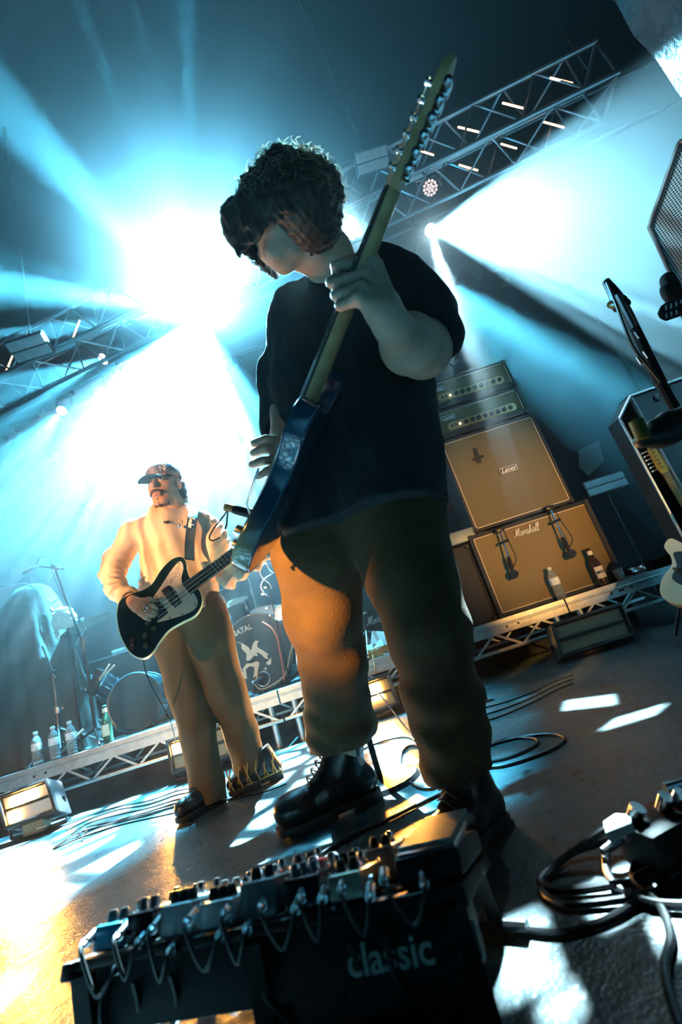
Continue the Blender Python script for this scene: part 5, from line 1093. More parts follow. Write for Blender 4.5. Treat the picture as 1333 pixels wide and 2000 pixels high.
loop3('thick_cable', [(1370, 1600, .03), (1320, 1660, .022), (1270, 1700, .014), (1240, 1722, .01), (1290, 1770, .007), (1310, 1830, .006), (1300, 1900, .006), (1330, 2010, .006)], .0058, 'thick cable running from the nest down the right edge')
loop3('thick_cable', [(1320, 1590, .07), (1350, 1600, .06), (1380, 1640, .04), (1340, 1690, .02), (1280, 1730, .01), (1200, 1790, .006), (1100, 1820, .006), (1000, 1812, .006), (940, 1806, .006)], .0050, 'thick cable sweeping from the nest back towards the pedalboard')
mb = MB(); P_ = [atz(900, 1812, .012), atz(975, 1808, .012), atz(1032, 1812, .012)]; mb.tube([P_[0], P_[1]], .006, 8); mb.tube([P_[1], P_[2]], .0095, 10); solo('jack_plug', mb, chrome, 'silver jack plug lying on the floor at the right end of the pedalboard', 'plug')
# microphone beside the guitar body: its stand is hidden behind the guitarist
t = thing('microphone_stand', 'thin boom with black microphone and dangling lead left of the blue guitar\'s lower end', 'microphone stand', (at(560, 1000, 1.75).x, 1.75, 0))
e0, e1 = at(440, 990, 1.75), at(500, 1005, 1.75); hid = at(600, 1030, 1.75)
mb = MB(); mb.tube([e0, e0.lerp(e1, .25), e0.lerp(e1, .35), e1, e1+(e1-e0)*.1], [.012, .016, .020, .022, .012], 12); part('microphone', mb, blkm, t)
mb = MB(); mb.cyl(e0, e0.lerp(e1, .3), .017, n=12); part('orange_band', mb, mat('orange_band', (.6, .25, .08), .4), t)
mb = MB(); mb.cyl(e1, hid, .009, n=8); part('boom_arm', mb, blkm, t); mb = MB(); mb.cyl(hid, (hid.x, hid.y, .02), .011, n=8); mb.lathe([(.14, 0), (.13, .015), (0, .02)], 20, T(hid.x, hid.y, 0)); part('pole_and_base', mb, blkm, t)
mb = MB(); mb.tube(spline([at(446, 994, 1.75), at(444, 1010, 1.75), at(443, 1024, 1.74), at(440, 1034, 1.74)], 5), .0035, 6); mb.tube(spline([at(446, 994, 1.75), at(434, 1012, 1.74), at(418, 1032, 1.73), at(409, 1050, 1.73), at(416, 1056, 1.73), at(430, 1050, 1.74)], 6), .003, 6); part('cable', mb, rub, t)

# tidy the bookkeeping properties
for o in bpy.data.objects:
    if '_w' in o: del o['_w']
# ================================================================ the guitarist
skin = mat('skin', (.58, .36, .26), .55, var=.12, vscale=14, bump=.12, bscale=130)
black_cloth = mat('black_cotton', (.012, .014, .018), .9, bump=.2, bscale=90)
brown_cloth = mat('tan_twill', (.070, .039, .014), .85, var=.18, vscale=10, bump=.25, bscale=160)
boot_leather = mat('black_leather', (.012, .012, .013), .28, bump=.15, bscale=70)
rubber = mat('rubber', (.02, .018, .016), .6)
hair_mat = mat('dark_hair', (.030, .018, .013), .55, spec=.5, sheen=.15)
curl_mat = mat('backlit_curls', (.22, .15, .10), .4); _n = curl_mat.node_tree; _t = _n.nodes.new('ShaderNodeBsdfTranslucent'); _t.inputs[0].default_value = (.75, .70, .62, 1)  # paler than the hair: rim light put into the curls' colour
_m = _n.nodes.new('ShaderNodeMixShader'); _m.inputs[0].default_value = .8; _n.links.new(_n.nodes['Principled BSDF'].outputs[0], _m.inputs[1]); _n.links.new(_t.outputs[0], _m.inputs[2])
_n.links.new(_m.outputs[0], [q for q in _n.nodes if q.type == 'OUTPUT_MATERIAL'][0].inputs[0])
lace_mat = mat('lace', (.05, .045, .04), .8)

def boot(par, heel, toe, top, rt, h=.0035, name='boot', w=.048, skinmat=boot_leather, lace=True, solem=rubber, sc=1.0):
    heel = V(heel); toe = V(toe); top = V(top); d = (toe-heel); L = d.length; d.normalize(); sd = V((0, 0, 1)).cross(d).normalized()
    w = w*sc; z = lambda t, k, s_=0: heel+d*(L*t)+V((0, 0, k*sc))+sd*s_*sc
    lo = V([min(heel[i], toe[i], top[i])-.1 for i in range(3)]); hi = V([max(heel[i], toe[i], top[i])+.1 for i in range(3)])
    s = SDF(lo, hi, h)
    s.cone(z(.14, .052), z(.5, .055), .036*sc, .038*sc, k=.02).cone(z(.5, .055), z(.86, .05), .04*sc, .034*sc, k=.02)
    s.ell(z(.78, .052), (.055*sc, w*.98, .036*sc), frame((0, 0, 0), d, (0, 0, 1)).to_3x3(), k=.015)
    s.ell(z(.16, .05), (.045*sc, w*.78, .04*sc), frame((0, 0, 0), d, (0, 0, 1)).to_3x3(), k=.015)
    an = z(.24, .10)
    s.cone(z(.45, .07), z(.30, .12), .038*sc, .040*sc, k=.03).cone(an, top, .045*sc, rt, k=.03)
    s.cut(z(.5, .022), (0, 0, -1))
    s.cut(top, top-an, k=.004)
    b = sdf_obj(name, s, skinmat, par)
    # sole: welt outline with a raised heel
    out = [(.0, .0), (.02, .62), (.12, .82), (.3, .72), (.5, .8), (.72, 1.04), (.88, .96), (.97, .6), (1.0, 0)]
    ol = [(a*L, w*k) for a, k in out]+[(a*L, -w*k) for a, k in out[-2:0:-1]]
    fm = frame(heel, d, (0, 0, 1)); mb = MB(); mb.prism(spl2(ol, 3), .010, .030, fm, b=.003)
    hb = [(a*.27*L, k) for a, k in [(0, 0), (.05, .7*w), (.4, .84*w), (1, .74*w), (1, -.74*w), (.4, -.84*w), (.05, -.7*w)]]
    mb.prism([(a, k) for a, k in hb], .0, .014, fm)
    mb.prism([(L*(.45+.5*a), k) for a, k in [(0, .7*w), (.5, .95*w), (.9, .7*w), (1, 0), (.9, -.7*w), (.5, -.95*w), (0, -.7*w)]], 0, .012, fm)
    ob = part('sole', mb, solem, par); 
    if lace:
        mb = MB()
        for i in range(6):
            t = .62-.055*i; k = .088+.014*i
            a, c = z(t, k, -.026), z(t-.03, k+.012, .026); mid = (a+c)/2+V((0, 0, .012))+d*.008
            mb.tube(spline([a, mid, c], 4), .0022, 5); a, c = z(t, k, .026), z(t-.03, k+.012, -.026); mb.tube(spline([a, mid+V((0, 0, .002)), c], 4), .0022, 5)
        part('laces', mb, lace_mat, par)
    return b

G = thing('person', 'guitarist in loose black t-shirt, baggy trousers and black boots, head bowed over guitar', 'person', (.0, 1.3, 0))
def guitarist():
    B = []
    s = SDF((-.50, .62, 0.0), (.62, 1.78, 2.02), .0045)
    # trunk, hips, legs (under the clothes)
    s.chain([nd(655, 520, 1.12, 34), nd(670, 600, 1.17, 62), nd(690, 760, 1.24, 68), nd(700, 900, 1.27, 66), nd(710, 1020, 1.27, 72)], k=.05)
    s.chain([nd(610, 625, 1.25, 40), nd(690, 600, 1.17, 55), nd(785, 572, 1.07, 40)], k=.05)
    s.chain([nd(660, 1040, 1.31, 62), nd(628, 1120, 1.33, 56), nd(640, 1240, 1.38, 44), nd(666, 1420, 1.56, 30), (V((-.205, 1.61, .09)), .035)], k=.03)
    s.chain([nd(770, 1040, 1.22, 70), nd(815, 1160, 1.19, 60), nd(852, 1280, 1.16, 48), nd(890, 1470, 1.15, 34), (V((.085, 1.14, .09)), .036)], k=.03)
    # neck and head
    s.chain([nd(665, 545, 1.12, 46), nd(640, 500, 1.04, 46), nd(600, 470, .98, 60)], k=.03)
    hc, hr = nd(556, 426, .93, 84)
    up = (at(522, 300, .95)-at(596, 540, .93)).normalized(); fw = (at(450, 500, 1.02)-at(560, 420, .93)); fw = (fw-up*fw.dot(up)).normalized()
    R = Matrix((fw, up.cross(fw), up)).transposed()
    P = lambda f, l, u: hc+fw*f+up.cross(fw)*l+up*u
    s.ell(P(0, 0, .008), (.098, .077, .100), R, k=.01).ell(P(.022, 0, -.05), (.068, .06, .075), R, k=.03)
    s.cone(P(.055, -.02, -.105), P(.055, .02, -.105), .022, k=.02)                    # chin
    s.cone(P(-.01, -.05, -.07), P(.04, -.025, -.105), .018, k=.02).cone(P(-.01, .05, -.07), P(.04, .025, -.105), .018, k=.02)
    s.cone(P(.092, 0, .012), P(.116, 0, -.03), .010, .014, k=.012)                    # nose
    s.cone(P(.09, -.016, -.066), P(.09, .016, -.066), .008, k=.008).cone(P(.086, -.014, -.078), P(.086, .014, -.078), .008, k=.006)
    for q in (-1, 1):
        s.ell(P(.085, q*.032, .012), (.012, .016, .010), R, k=.006, op='sub'); s.ell(P(.078, q*.032, .012), (.013, .014, .012), R, k=.003)
        s.cone(P(.088, q*.012, .03), P(.08, q*.045, .032), .008, k=.01)
        s.ell(P(-.01, q*.078, -.01), (.022, .012, .034), R, k=.004)                  # ears
    # left arm (towards the camera): shoulder, elbow, wrist
    el = nd(826, 682, .95, 52); wr = nd(768, 640, .77, 33)
    s.chain([nd(788, 574, 1.06, 44), el], k=.03)
    s.chain([(el[0], el[1]), nd(800, 672, .87, 54), wr], k=.03)
    # left hand on the neck
    s.chain([wr, nd(748, 606, .745, 38)], k=.02)
    kn = [(724, 512, .735), (714, 538, .728), (706, 562, .722), (700, 584, .72)]
    pp = [(655, 520, .745), (646, 552, .735), (655, 577, .73), (664, 598, .73)]
    tp = [(688, 502, .80), (672, 528, .80), (668, 560, .79), (676, 588, .785)]
    for i in range(4):
        a = nd(*kn[i], 14); b = nd(*pp[i], 11); c = nd(*tp[i], 8.5)
        s.cone(nd(752+2*i, 602+8*i, .75), a[0], .017, .0125, k=.014)
        s.cone(a[0], b[0], a[1], b[1]*.92, k=.006); s.cone(b[0], c[0], b[1]*.92, c[1], k=.004)
        s.ell(a[0]-V((0, .004, 0)), (.011, .011, .011), k=.01)
    s.cone(nd(758, 590, .75), nd(738, 520, .755), .019, .013, k=.02).cone(nd(738, 520, .755), nd(722, 484, .775), .013, .010, k=.006)   # thumb behind the neck
    # right arm and picking hand
    s.chain([nd(598, 620, 1.26, 44), nd(560, 770, 1.34, 36), nd(556, 850, 1.20, 26)], k=.03)
    s.chain([nd(556, 850, 1.20, 26), nd(552, 880, 1.16, 26)], k=.02)
    F = [((548, 862), (520, 858), (497, 866), 9.5), ((546, 880), (518, 876), (496, 885), 9.5), ((543, 897), (515, 900), (493, 907), 9.0), ((545, 912), (522, 920), (504, 930), 8.5)]
    for (a, b, c, r) in F:
        s.cone(nd(556, 868, 1.17), nd(*a, 1.15), .018, .012, k=.012)
        p, q, t = nd(*a, 1.15, r+1), nd(*b, 1.12, r), nd(*c, 1.12, r*.88)
        s.cone(p[0], q[0], p[1], q[1], k=.004).cone(q[0], t[0], q[1], t[1], k=.003)
    s.cone(nd(556, 890, 1.16), nd(548, 925, 1.12), .016, .011, k=.01).cone(nd(548, 925, 1.12), nd(534, 938, 1.10), .011, .009, k=.004)
    sdf_obj('body', s, skin, G, relax=2)
    # t-shirt
    s = SDF((-.36, .72, .60), (.66, 1.62, 1.66), .0065)
    s.chain([nd(607, 632, 1.25, 78), nd(622, 740, 1.27, 88), nd(650, 860, 1.28, 104), nd(652, 1050, 1.28, 108)], k=.04)
    s.chain([nd(742, 582, 1.12, 88), nd(752, 680, 1.17, 92), nd(745, 800, 1.20, 98), nd(752, 900, 1.20, 108), nd(772, 1060, 1.19, 116)], k=.04)
    s.chain([nd(607, 632, 1.25, 70), nd(745, 590, 1.12, 84)], k=.05)
    s.chain([nd(655, 560, 1.12, 50), nd(650, 524, 1.09, 42)], k=.03)
    s.chain([nd(768, 572, 1.08, 78), nd(812, 622, .99, 74), nd(836, 655, .96, 66)], k=.03)         # near sleeve
    s.cone(nd(795, 590, 1.03), nd(868, 600, .99), .075, .035, k=.03)
    s.chain([nd(585, 645, 1.27, 66), nd(562, 735, 1.32, 54), nd(560, 830, 1.34, 56)], k=.03)       # far sleeve
    s.disp(wob(3, 26, .006)); s.disp(wob(8, 60, .0022))
    # arm openings and hem
    n = (nd(846, 700, .93)-nd(788, 574, 1.06)); sl = SDF  # noqa
    s.cone(nd(826, 676, .93), nd(860, 760, .85), .066, .09, k=.006, op='sub')
    s.cone(nd(556, 838, 1.3), nd(552, 905, 1.25), .058, .09, k=.006, op='sub')
    s.cone(nd(648, 508, 1.075), nd(630, 470, 1.02), .052, .07, k=.008, op='sub')
    s.cut(at(700, 1012, 1.16), (-.12, -.1, -1))
    sdf_obj('t_shirt', s, black_cloth, G)
    # trousers
    s = SDF((-.42, .96, .05), (.40, 1.76, .98), .006)
    s.chain([nd(650, 985, 1.29, 90), nd(625, 1090, 1.31, 88), nd(634, 1195, 1.36, 74), nd(648, 1290, 1.44, 66), nd(664, 1405, 1.55, 66), nd(672, 1455, 1.60, 68)], k=.03)
    s.chain([nd(765, 980, 1.23, 108), nd(802, 1120, 1.20, 88), nd(842, 1240, 1.17, 79), nd(864, 1360, 1.16, 73), nd(884, 1450, 1.15, 68), nd(896, 1510, 1.14, 68)], k=.03)
    s.cone(nd(665, 1010, 1.29), nd(770, 1010, 1.22), .10, .11, k=.04)
    s.disp(wob(5, 22, .006)); s.disp(lambda x, y, z: .004*np.sin(z*70+x*30+2*np.sin(x*25))*np.clip((.5-z)*4, 0, 1))
    for q in (nd(668, 1440, 1.58), nd(893, 1505, 1.14)):
        s.cone(q-V((0, 0, .070)), q-V((0, 0, .20)), .088, .14, k=.004, op='sub') if False else s.ell(q-V((0, 0, .10)), (.17, .17, .10), k=.004, op='sub')
    sdf_obj('trousers', s, brown_cloth, G)
    # boots
    boot(G, (-.150, 1.63, 0), (-.47, 1.53, 0), nd(676, 1425, 1.59), .060, sc=1.22)
    boot(G, (.135, 1.19, 0), (-.045, 1.03, 0), nd(893, 1480, 1.14), .054, sc=1.05)
    # hair: a curly cap with loose curls round its rim
    s = SDF(hc-V((.24, .24, .26)), hc+V((.24, .24, .26)), .005)
    s.ell(P(-.02, 0, .020), (.135, .116, .098), R, k=.02)
    s.ell(P(-.06, 0, -.03), (.085, .11, .10), R, k=.03)
    s.ell(P(.075, 0, .035), (.055, .085, .055), R, k=.03)
    rs = random.Random(4)
    dirs = []
    for i in range(150):
        a = rs.uniform(0, 2*PI); u = rs.uniform(-.75, 1); c = math.sqrt(1-u*u); dirs.append((c*math.cos(a), c*math.sin(a), u))
    for d in dirs:
        if d[0] > .45 and d[2] < .15: continue
        q = P(-.02+.128*d[0], .112*d[1], .014+.094*d[2]); s.ell(q, [rs.uniform(.012, .026)]*3, k=.012)
    for i in range(16):                                   # fringe locks hanging over the face
        l = -.085+.17*i/15; a = P(.088, l, .045); b = P(.115+rs.uniform(-.01, .01), l*1.08, -.015); c = P(.112, l*1.1, -.040-rs.uniform(0, .02))
        s.cone(a, b, .020, .014, k=.01).cone(b, c, .014, .004, k=.006)
    near = 1 if (CAM-hc).dot(up.cross(fw)) > 0 else -1     # the side of the head that faces the camera
    for i in range(11):
        l = near*(-.05+.14*i/10); s.cone(P(.10, l, .03), P(.118, l*.95, -.025), .022, .015, k=.012).cone(P(.118, l*.95, -.025), P(.108, l*.9, -.060-.002*i-rs.uniform(0, .012)), .015, .005, k=.008)
    for i in range(12):
        f = -.06+.0145*i; s.cone(P(f, near*.092, .0), P(f+.006, near*(.094-.012*(i > 8)), -.062), .026, .018, k=.016).cone(P(f+.006, near*(.094-.012*(i > 8)), -.062), P(f+.010, near*.086, -.092-rs.uniform(0, .02)), .018, .006, k=.012)
    for i in range(6): f = -.08+.022*i; s.cone(P(f, -near*.090, .0), P(f, -near*.092, -.045-rs.uniform(0, .02)), .022, .009, k=.014)
    s.disp(wob(2, 190, .004))
    hair = sdf_obj('hair', s, hair_mat, G, relax=1)
    mb = MB()
    for i in range(900):
        a = rs.uniform(0, 2*PI); u = rs.uniform(-.7, 1); c = math.sqrt(1-u*u); d = (c*math.cos(a), c*math.sin(a), u)
        if d[0] > .5 and d[2] < .2: continue
        o = P(-.02+.130*d[0], .115*d[1], .014+.096*d[2]); n = (o-hc).normalized(); t = n.orthogonal().normalized(); t.rotate(Matrix.Rotation(rs.uniform(0, 6.3), 3, n)); b = n.cross(t)
        rr = rs.uniform(.007, .018); ph = rs.uniform(0, 6.3); L = rs.uniform(.020, .040)
        pts = [o+n*(L*k/7-.006)+t*(rr*(math.cos(ph+k*.75)-math.cos(ph)))+b*(rr*(math.sin(ph+k*.75)-math.sin(ph))) for k in range(8)]
        mb.tube(pts, [.0021*(1-.09*k) for k in range(8)], 4)
    st = part('curls', mb, curl_mat, G); st['kind'] = 'stuff'
    # cord bracelets on the left wrist, a ring and a watch-strap on the right hand
    w0, rw = wr; ax = (el[0]-w0).normalized(); u = ax.orthogonal().normalized(); v_ = ax.cross(u)
    mb = MB()
    for k, ro in ((.010, 1.08), (.017, 1.10)):
        c = w0+ax*k; mb.tube([c+(u*math.cos(i*PI/12)+v_*math.sin(i*PI/12))*rw*ro for i in range(25)], .0016, 5, cap=False)
    c = w0+ax*.015; kd = c+(at(740, 650, .7)-c).normalized()*rw*1.1; mb.tube([kd, kd+V((.004, -.004, -.008)), kd+V((.010, -.004, -.014))], .0028, 5)
    part('cord_bracelet', mb, lace_mat, G)
guitarist()

# ---------------------------------------------------------------- his guitar
gB = at(486, 1076, 1.08); gT = at(868, 125, .57); gx = (gT-gB).normalized(); GL = (gT-gB).length
vw = ((gB+gT)/2-CAM).normalized(); g0 = gx.cross(vw).normalized()
if (pxof(gB+g0*.05)[0] > pxof(gB)[0]): g0 = -g0
vp = (vw-gx*vw.dot(gx)).normalized(); gz = (g0*math.cos(R_(10))+vp*math.sin(R_(10))).normalized()
GM = frame(gB, gx, gz)                    # local: x up the neck, y across, z out of the face
blue_gloss = mat('dark_blue_lacquer', (.012, .055, .10), .16, coat=.6)
blackp = mat('black_plastic', (.012, .012, .013), .35)
chrome = mat('chrome', (.75, .76, .78), .18, metal=1.0)
maple = mat('aged_maple', (.50, .30, .13), .4, var=.12, vscale=30)
rosewood = mat('rosewood', (.045, .022, .014), .5, var=.2, vscale=60)
cream = mat('cream_plastic', (.62, .55, .42), .4)
steel = mat('brushed_steel', (.55, .56, .58), .32, metal=1.0)
GT = thing('electric_guitar', 'dark blue electric guitar held steeply by the black-clad guitarist, neck up to the right', 'guitar', tuple(gB))
def guitar():
    k = GL/1.0
    ny = 1 if (GM @ V((.3, .1, 0))-CAM).length > (GM @ V((.3, -.1, 0))-CAM).length else -1    # +y is the far side
    out = [(0, .02), (.01, .10), (.06, .155), (.14, .155), (.215, .115), (.27, .115), (.33, .15), (.40, .165), (.46, .135), (.445, .09), (.395, .05), (.37, .03),
           (.37, -.03), (.385, -.055), (.405, -.10), (.385, -.135), (.33, -.14), (.27, -.11), (.21, -.115), (.14, -.16), (.07, -.17), (.015, -.12)]
    out = spl2([(a*k, b*k) for a, b in out], 4)
    mb = MB(); mb.prism(out, -.044, 0, GM, b=.007); part('guitar_body', mb, blue_gloss, GT, ang=50)
    pg = spl2([(a*k, b*k) for a, b in [(.10, -.13), (.20, -.085), (.28, -.085), (.36, -.10), (.375, -.05), (.36, .03), (.38, .08), (.36, .12), (.30, .10), (.20, .06), (.12, .02), (.08, -.05)]], 3)
    mb = MB(); mb.prism(pg, .0003, .003, GM); part('pickguard', mb, cream, GT)
    for x in (.16, .30):
        mb = MB(); mb.box((x*k, 0, .008), (.04, .09, .012), GM, b=.003); part('pickup', mb, blackp, GT)
    mb = MB(); mb.box((.10*k, 0, .010), (.03, .075, .014), GM, b=.002); [mb.cyl(GM @ V((.10*k, (i-2.5)*.0105, .014)), GM @ V((.115*k, (i-2.5)*.0105, .019)), .003) for i in range(6)]
    part('bridge', mb, chrome, GT)
    mb = MB(); mb.tube([GM @ V(p) for p in ((.09*k, -.02, .02), (.13*k, -.05, .035), (.22*k, -.06, .036))], .0028, 6); part('tremolo_arm', mb, chrome, GT)
    for x, y in ((.055, -.10), (.10, -.125)):
        mb = MB(); mb.lathe([(.012, .003), (.012, .012), (.0105, .020), (.0, .0205)], 16, GM @ T(x*k, y*k, 0)); part('control_knob', mb, chrome, GT)
    # neck: rounded back, fretboard, frets
    hs = .80*k; P = []
    for i in range(14):
        t = i/13; x = (.36+(.80-.36)*t)*k; hw = .029-.008*t; th = .025-.004*t
        P.append([GM @ V((x, hw*math.cos(a), .006-th*math.sin(a)**.8 if 0 < a < PI else .006)) for a in [PI*j/10 for j in range(11)]])
    mb = MB(); mb.sheet(P); mb.f.append(tuple(range(11))[::-1]); mb.f.append(tuple(range(13*11, 14*11))); part('neck', mb, maple, GT, ang=60)
    mb = MB(); 
    mb.add([(.33*k, -.029, .006), (.33*k, .029, .006), (hs, .021, .006), (hs, -.021, .006), (.33*k, -.029, .012), (.33*k, .029, .012), (hs, .021, .012), (hs, -.021, .012)],
           [(0, 1, 2, 3), (4, 7, 6, 5), (0, 4, 5, 1), (1, 5, 6, 2), (2, 6, 7, 3), (3, 7, 4, 0)], GM)
    fb = part('fretboard', mb, rosewood, GT)
    mb = MB(); sc = .63*k
    for i in range(1, 22):
        x = hs-sc*(1-2**(-i/12)); hw = .021+.008*(hs-x)/(.44*k); mb.box((x, 0, .0128), (.0022, 2*hw, .0024), GM)
    ft = part('frets', mb, steel, GT)
    # headstock, tilted back
    HM = GM @ T(hs, 0, .006) @ RY(R_(3))
    ho = [(0, -.022), (.03, -.036), (.12, -.043), (.165, -.052), (.195, -.040), (.205, -.012), (.19, .018), (.165, .038), (.03, .030), (0, .022)]
    mb = MB(); mb.prism(spl2([(a*k, b) for a, b in ho], 3), -.016, 0, HM, b=.002); part('headstock', mb, maple, GT, ang=50)
    for i in range(6):
        x = (.028+.026*i)*k; y = -ny*(.014+.0032*i)*-1
        y = -ny*(.020+.001*i)
        mb = MB(); mb.cyl(HM @ V((x, y, 0)), HM @ V((x, y, .015)), .0048, .0044, 10); mb.lathe([(.0085, 0), (.0085, .004), (.0045, .006)], 12, HM @ T(x, y, 0)); mb.lathe([(.0045, .010), (.0062, .012), (.0062, .015), (.003, .018)], 10, HM @ T(x, y, 0))
        part('string_post', mb, chrome, GT)
        mb = MB(); mb.box((x, y, -.023), (.021, .017, .014), HM, b=.003); mb.cyl(HM @ V((x, y, -.023)), HM @ V((x, y-ny*.024, -.023)), .003)
        mb.lathe([(.0, -.003), (.008, -.002), (.009, .004), (.006, .009), (0, .010)], 12, HM @ T(x, y-ny*.026, -.023) @ RX(R_(90*ny))); part('tuning_machine', mb, chrome, GT)
        sy = (i-2.5)*.0098; mbs = MB(); mbs.tube([GM @ V((.10*k, sy*1.05, .020)), GM @ V((hs, sy*.72, .0155)), HM @ V((x, y, .012))], .0007, 4); part('string', mbs, steel, GT)
    mb = MB(); mb.box((hs, 0, .013), (.005, .042, .006), GM); part('nut', mb, cream, GT)
    mb = MB(); mb.lathe([(.004, 0), (.004, .008), (.008, .012), (.006, .016), (0, .017)], 12, GM @ T(0, 0, -.02) @ RY(R_(-90))); part('strap_button', mb, chrome, GT)
guitar()
# ================================================================ the bassist
sweat = mat('beige_jersey', (.66, .50, .36), .95, var=.08, vscale=6, bump=.35, bscale=160)
khaki = mat('olive_twill', (.115, .08, .045), .85, var=.12, vscale=8, bump=.2, bscale=140)
cap_m = mat('camouflage_cap', (.05, .07, .085), .8, col2=(.30, .22, .20), vscale=22)
cap_b = mat('teal_cap_bill', (.012, .07, .10), .75)
white_thread = mat('white_thread', (.78, .76, .72), .7)
shoe_m = mat('black_shoe', (.015, .014, .014), .35)
shoe_y = mat('yellow_lattice', (.55, .36, .12), .6)
tan_skin = mat('tanned_skin', (.50, .27, .17), .5, var=.10, vscale=18, bump=.08, bscale=120)
lip_m = mat('lip', (.42, .16, .13), .45); eye_w = mat('eye_white', (.7, .68, .64), .3); eye_d = mat('iris', (.03, .02, .015), .2)
ink = mat('tattoo_ink', (.03, .035, .04), .6)
BS = thing('person', 'bassist with moustache in beige sweatshirt and camouflage cap, standing and playing', 'person', (-.84, 2.2, 0))
BN = at(310, 1180, 1.93)                                   # a point on the bass's face
_v = (BN-CAM).normalized(); _l = (at(300, 1170, 1.93)-BN).normalized()
bz = (-_v*math.cos(R_(17))+(_l-_v*_l.dot(_v)).normalized()*math.sin(R_(17))).normalized()
def onb(px, py, off=0.0):
    d = ray(px, py); t = (BN+bz*off-CAM).dot(bz)/d.dot(bz); return CAM+d*t
bxv = (onb(460, 1075)-onb(366, 1145)).normalized(); BM_ = frame(onb(317, 1188), bxv, bz); BMi = BM_.inverted()
def bl(px, py): p = BMi @ onb(px, py); return (p.x, p.y)
def bassist():
    s = SDF((-1.36, 1.80, 0), (-.30, 2.46, 1.66), .0042)
    s.chain([nd(338, 1005, 2.24, 22), nd(335, 1040, 2.27, 33), nd(342, 1100, 2.29, 33), nd(360, 1180, 2.29, 30), nd(376, 1215, 2.28, 30)], k=.04)
    s.chain([nd(268, 1036, 2.28, 16), nd(335, 1029, 2.26, 28), nd(402, 1028, 2.25, 16)], k=.04)
    s.chain([nd(354, 1225, 2.29, 28), nd(352, 1290, 2.28, 27), nd(372, 1385, 2.24, 20), nd(402, 1500, 2.19, 14), (V((-.925, 2.2, .07)), .035)], k=.02)
    s.chain([nd(398, 1220, 2.28, 28), nd(420, 1290, 2.30, 27), nd(452, 1380, 2.30, 23), nd(484, 1470, 2.30, 17), (V((-.71, 2.31, .08)), .035)], k=.02)
    hc, _ = nd(321, 952, 2.20, 30)
    up = (at(313, 905, 2.22)-at(327, 992, 2.18)).normalized()
    tc = (CAM-hc).normalized(); up = (up+V((tc.x, tc.y, 0))*.20).normalized(); il = (at(300, 960, 2.2)-hc).normalized()
    fw = (tc*1.0+il*.42-up*.05); fw = (fw-up*fw.dot(up)).normalized(); sd = up.cross(fw)
    R = Matrix((fw, sd, up)).transposed(); P = lambda f, l, u: hc+fw*f+sd*l+up*u
    s.chain([nd(346, 1018, 2.25, 26), nd(336, 985, 2.22, 23)], k=.02)
    s.ell(P(-.012, 0, .035), (.098, .077, .092), R, k=.01).ell(P(.02, 0, -.04), (.066, .060, .07), R, k=.03)
    s.cone(P(.068, -.016, -.098), P(.068, .016, -.098), .018, k=.018)
    for q in (-1, 1):
        s.cone(P(-.01, q*.052, -.05), P(.055, q*.028, -.092), .014, k=.02)
        s.ell(P(.040, q*.045, -.012), (.026, .016, .018), R, k=.02)
        s.ell(P(.089, q*.030, .018), (.014, .017, .012), R, k=.006, op='sub'); s.ell(P(.078, q*.031, .016), (.013, .014, .011), R, k=.003)
        s.cone(P(.086, q*.013, .036), P(.074, q*.052, .034), .009, k=.010)
        s.ell(P(-.008, q*.080, -.002), (.022, .010, .033), R, k=.004)
    s.cone(P(.084, 0, .022), P(.112, 0, -.018), .0085, .012, k=.012).cone(P(.098, -.010, -.020), P(.098, .010, -.020), .0085, k=.006)
    s.cone(P(.090, -.020, -.056), P(.090, .020, -.056), .0065, k=.006).cone(P(.087, -.016, -.069), P(.087, .016, -.069), .007, k=.006)
    s.cone(P(.102, -.016, -.0625), P(.102, .016, -.0625), .0035, k=.002, op='sub')
    # right arm and plucking hand
    sh = nd(262, 1038, 2.28, 17); el = nd(221, 1122, 2.16, 14); wr = nd(257, 1172, 1.93, 12)
    s.chain([sh, el], k=.02).chain([el, (at(230, 1147, 2.06), .032), wr], k=.02)
    pk = onb(300, 1190, .02)
    s.chain([wr, nd(268, 1182, 1.89, 14)], k=.015)
    for i, (a, b, c) in enumerate([((280, 1180), (297, 1182), (309, 1190)), ((279, 1187), (294, 1191), (306, 1198)), ((277, 1193), (290, 1199), (301, 1204)), ((273, 1198), (284, 1206), (293, 1211))]):
        pa, pb, pc = onb(*a, .052), onb(*b, .050), onb(*c, .014)
        s.cone(at(265+i, 1176+4*i, 1.90), pa, .015, .0105, k=.012).cone(pa, pb, .0105, .0095, k=.004).cone(pb, pc, .0095, .0075, k=.003)
    s.cone(nd(270, 1176, 1.89), onb(292, 1170, .045), .015, .011, k=.012).cone(onb(292, 1170, .045), onb(306, 1174, .018), .011, .009, k=.004)
    # left arm, hand round the neck
    hx = BMi @ onb(512, 1040); hp = BM_ @ V((hx.x+.02, 0, 0))
    nk = lambda x, y, z: BM_ @ V((hx.x+x, y, z))
    sh = nd(408, 1030, 2.24, 21); el = nd(447, 1122, 2.12, 19); w2 = nk(.02, -.085, -.045)
    s.chain([sh, el], k=.02).chain([el, (w2, .028)], k=.02).chain([(w2, .028), (nk(.03, -.05, -.05), .032)], k=.02)
    for i in range(4):
        x = .0+.024*i
        a, b, c, d = nk(x, -.045, -.045), nk(x, .0, -.055), nk(x, .036, -.015), nk(x, .012, .024)
        s.cone(nk(.03, -.06, -.05), a, .02, .0125, k=.012).cone(a, b, .012, .011, k=.005).cone(b, c, .011, .0095, k=.004).cone(c, d, .0095, .008, k=.003)
    s.cone(nk(.01, -.06, -.045), nk(-.01, -.045, -.01), .015, .011, k=.01).cone(nk(-.01, -.045, -.01), nk(.005, -.030, .022), .011, .009, k=.004)
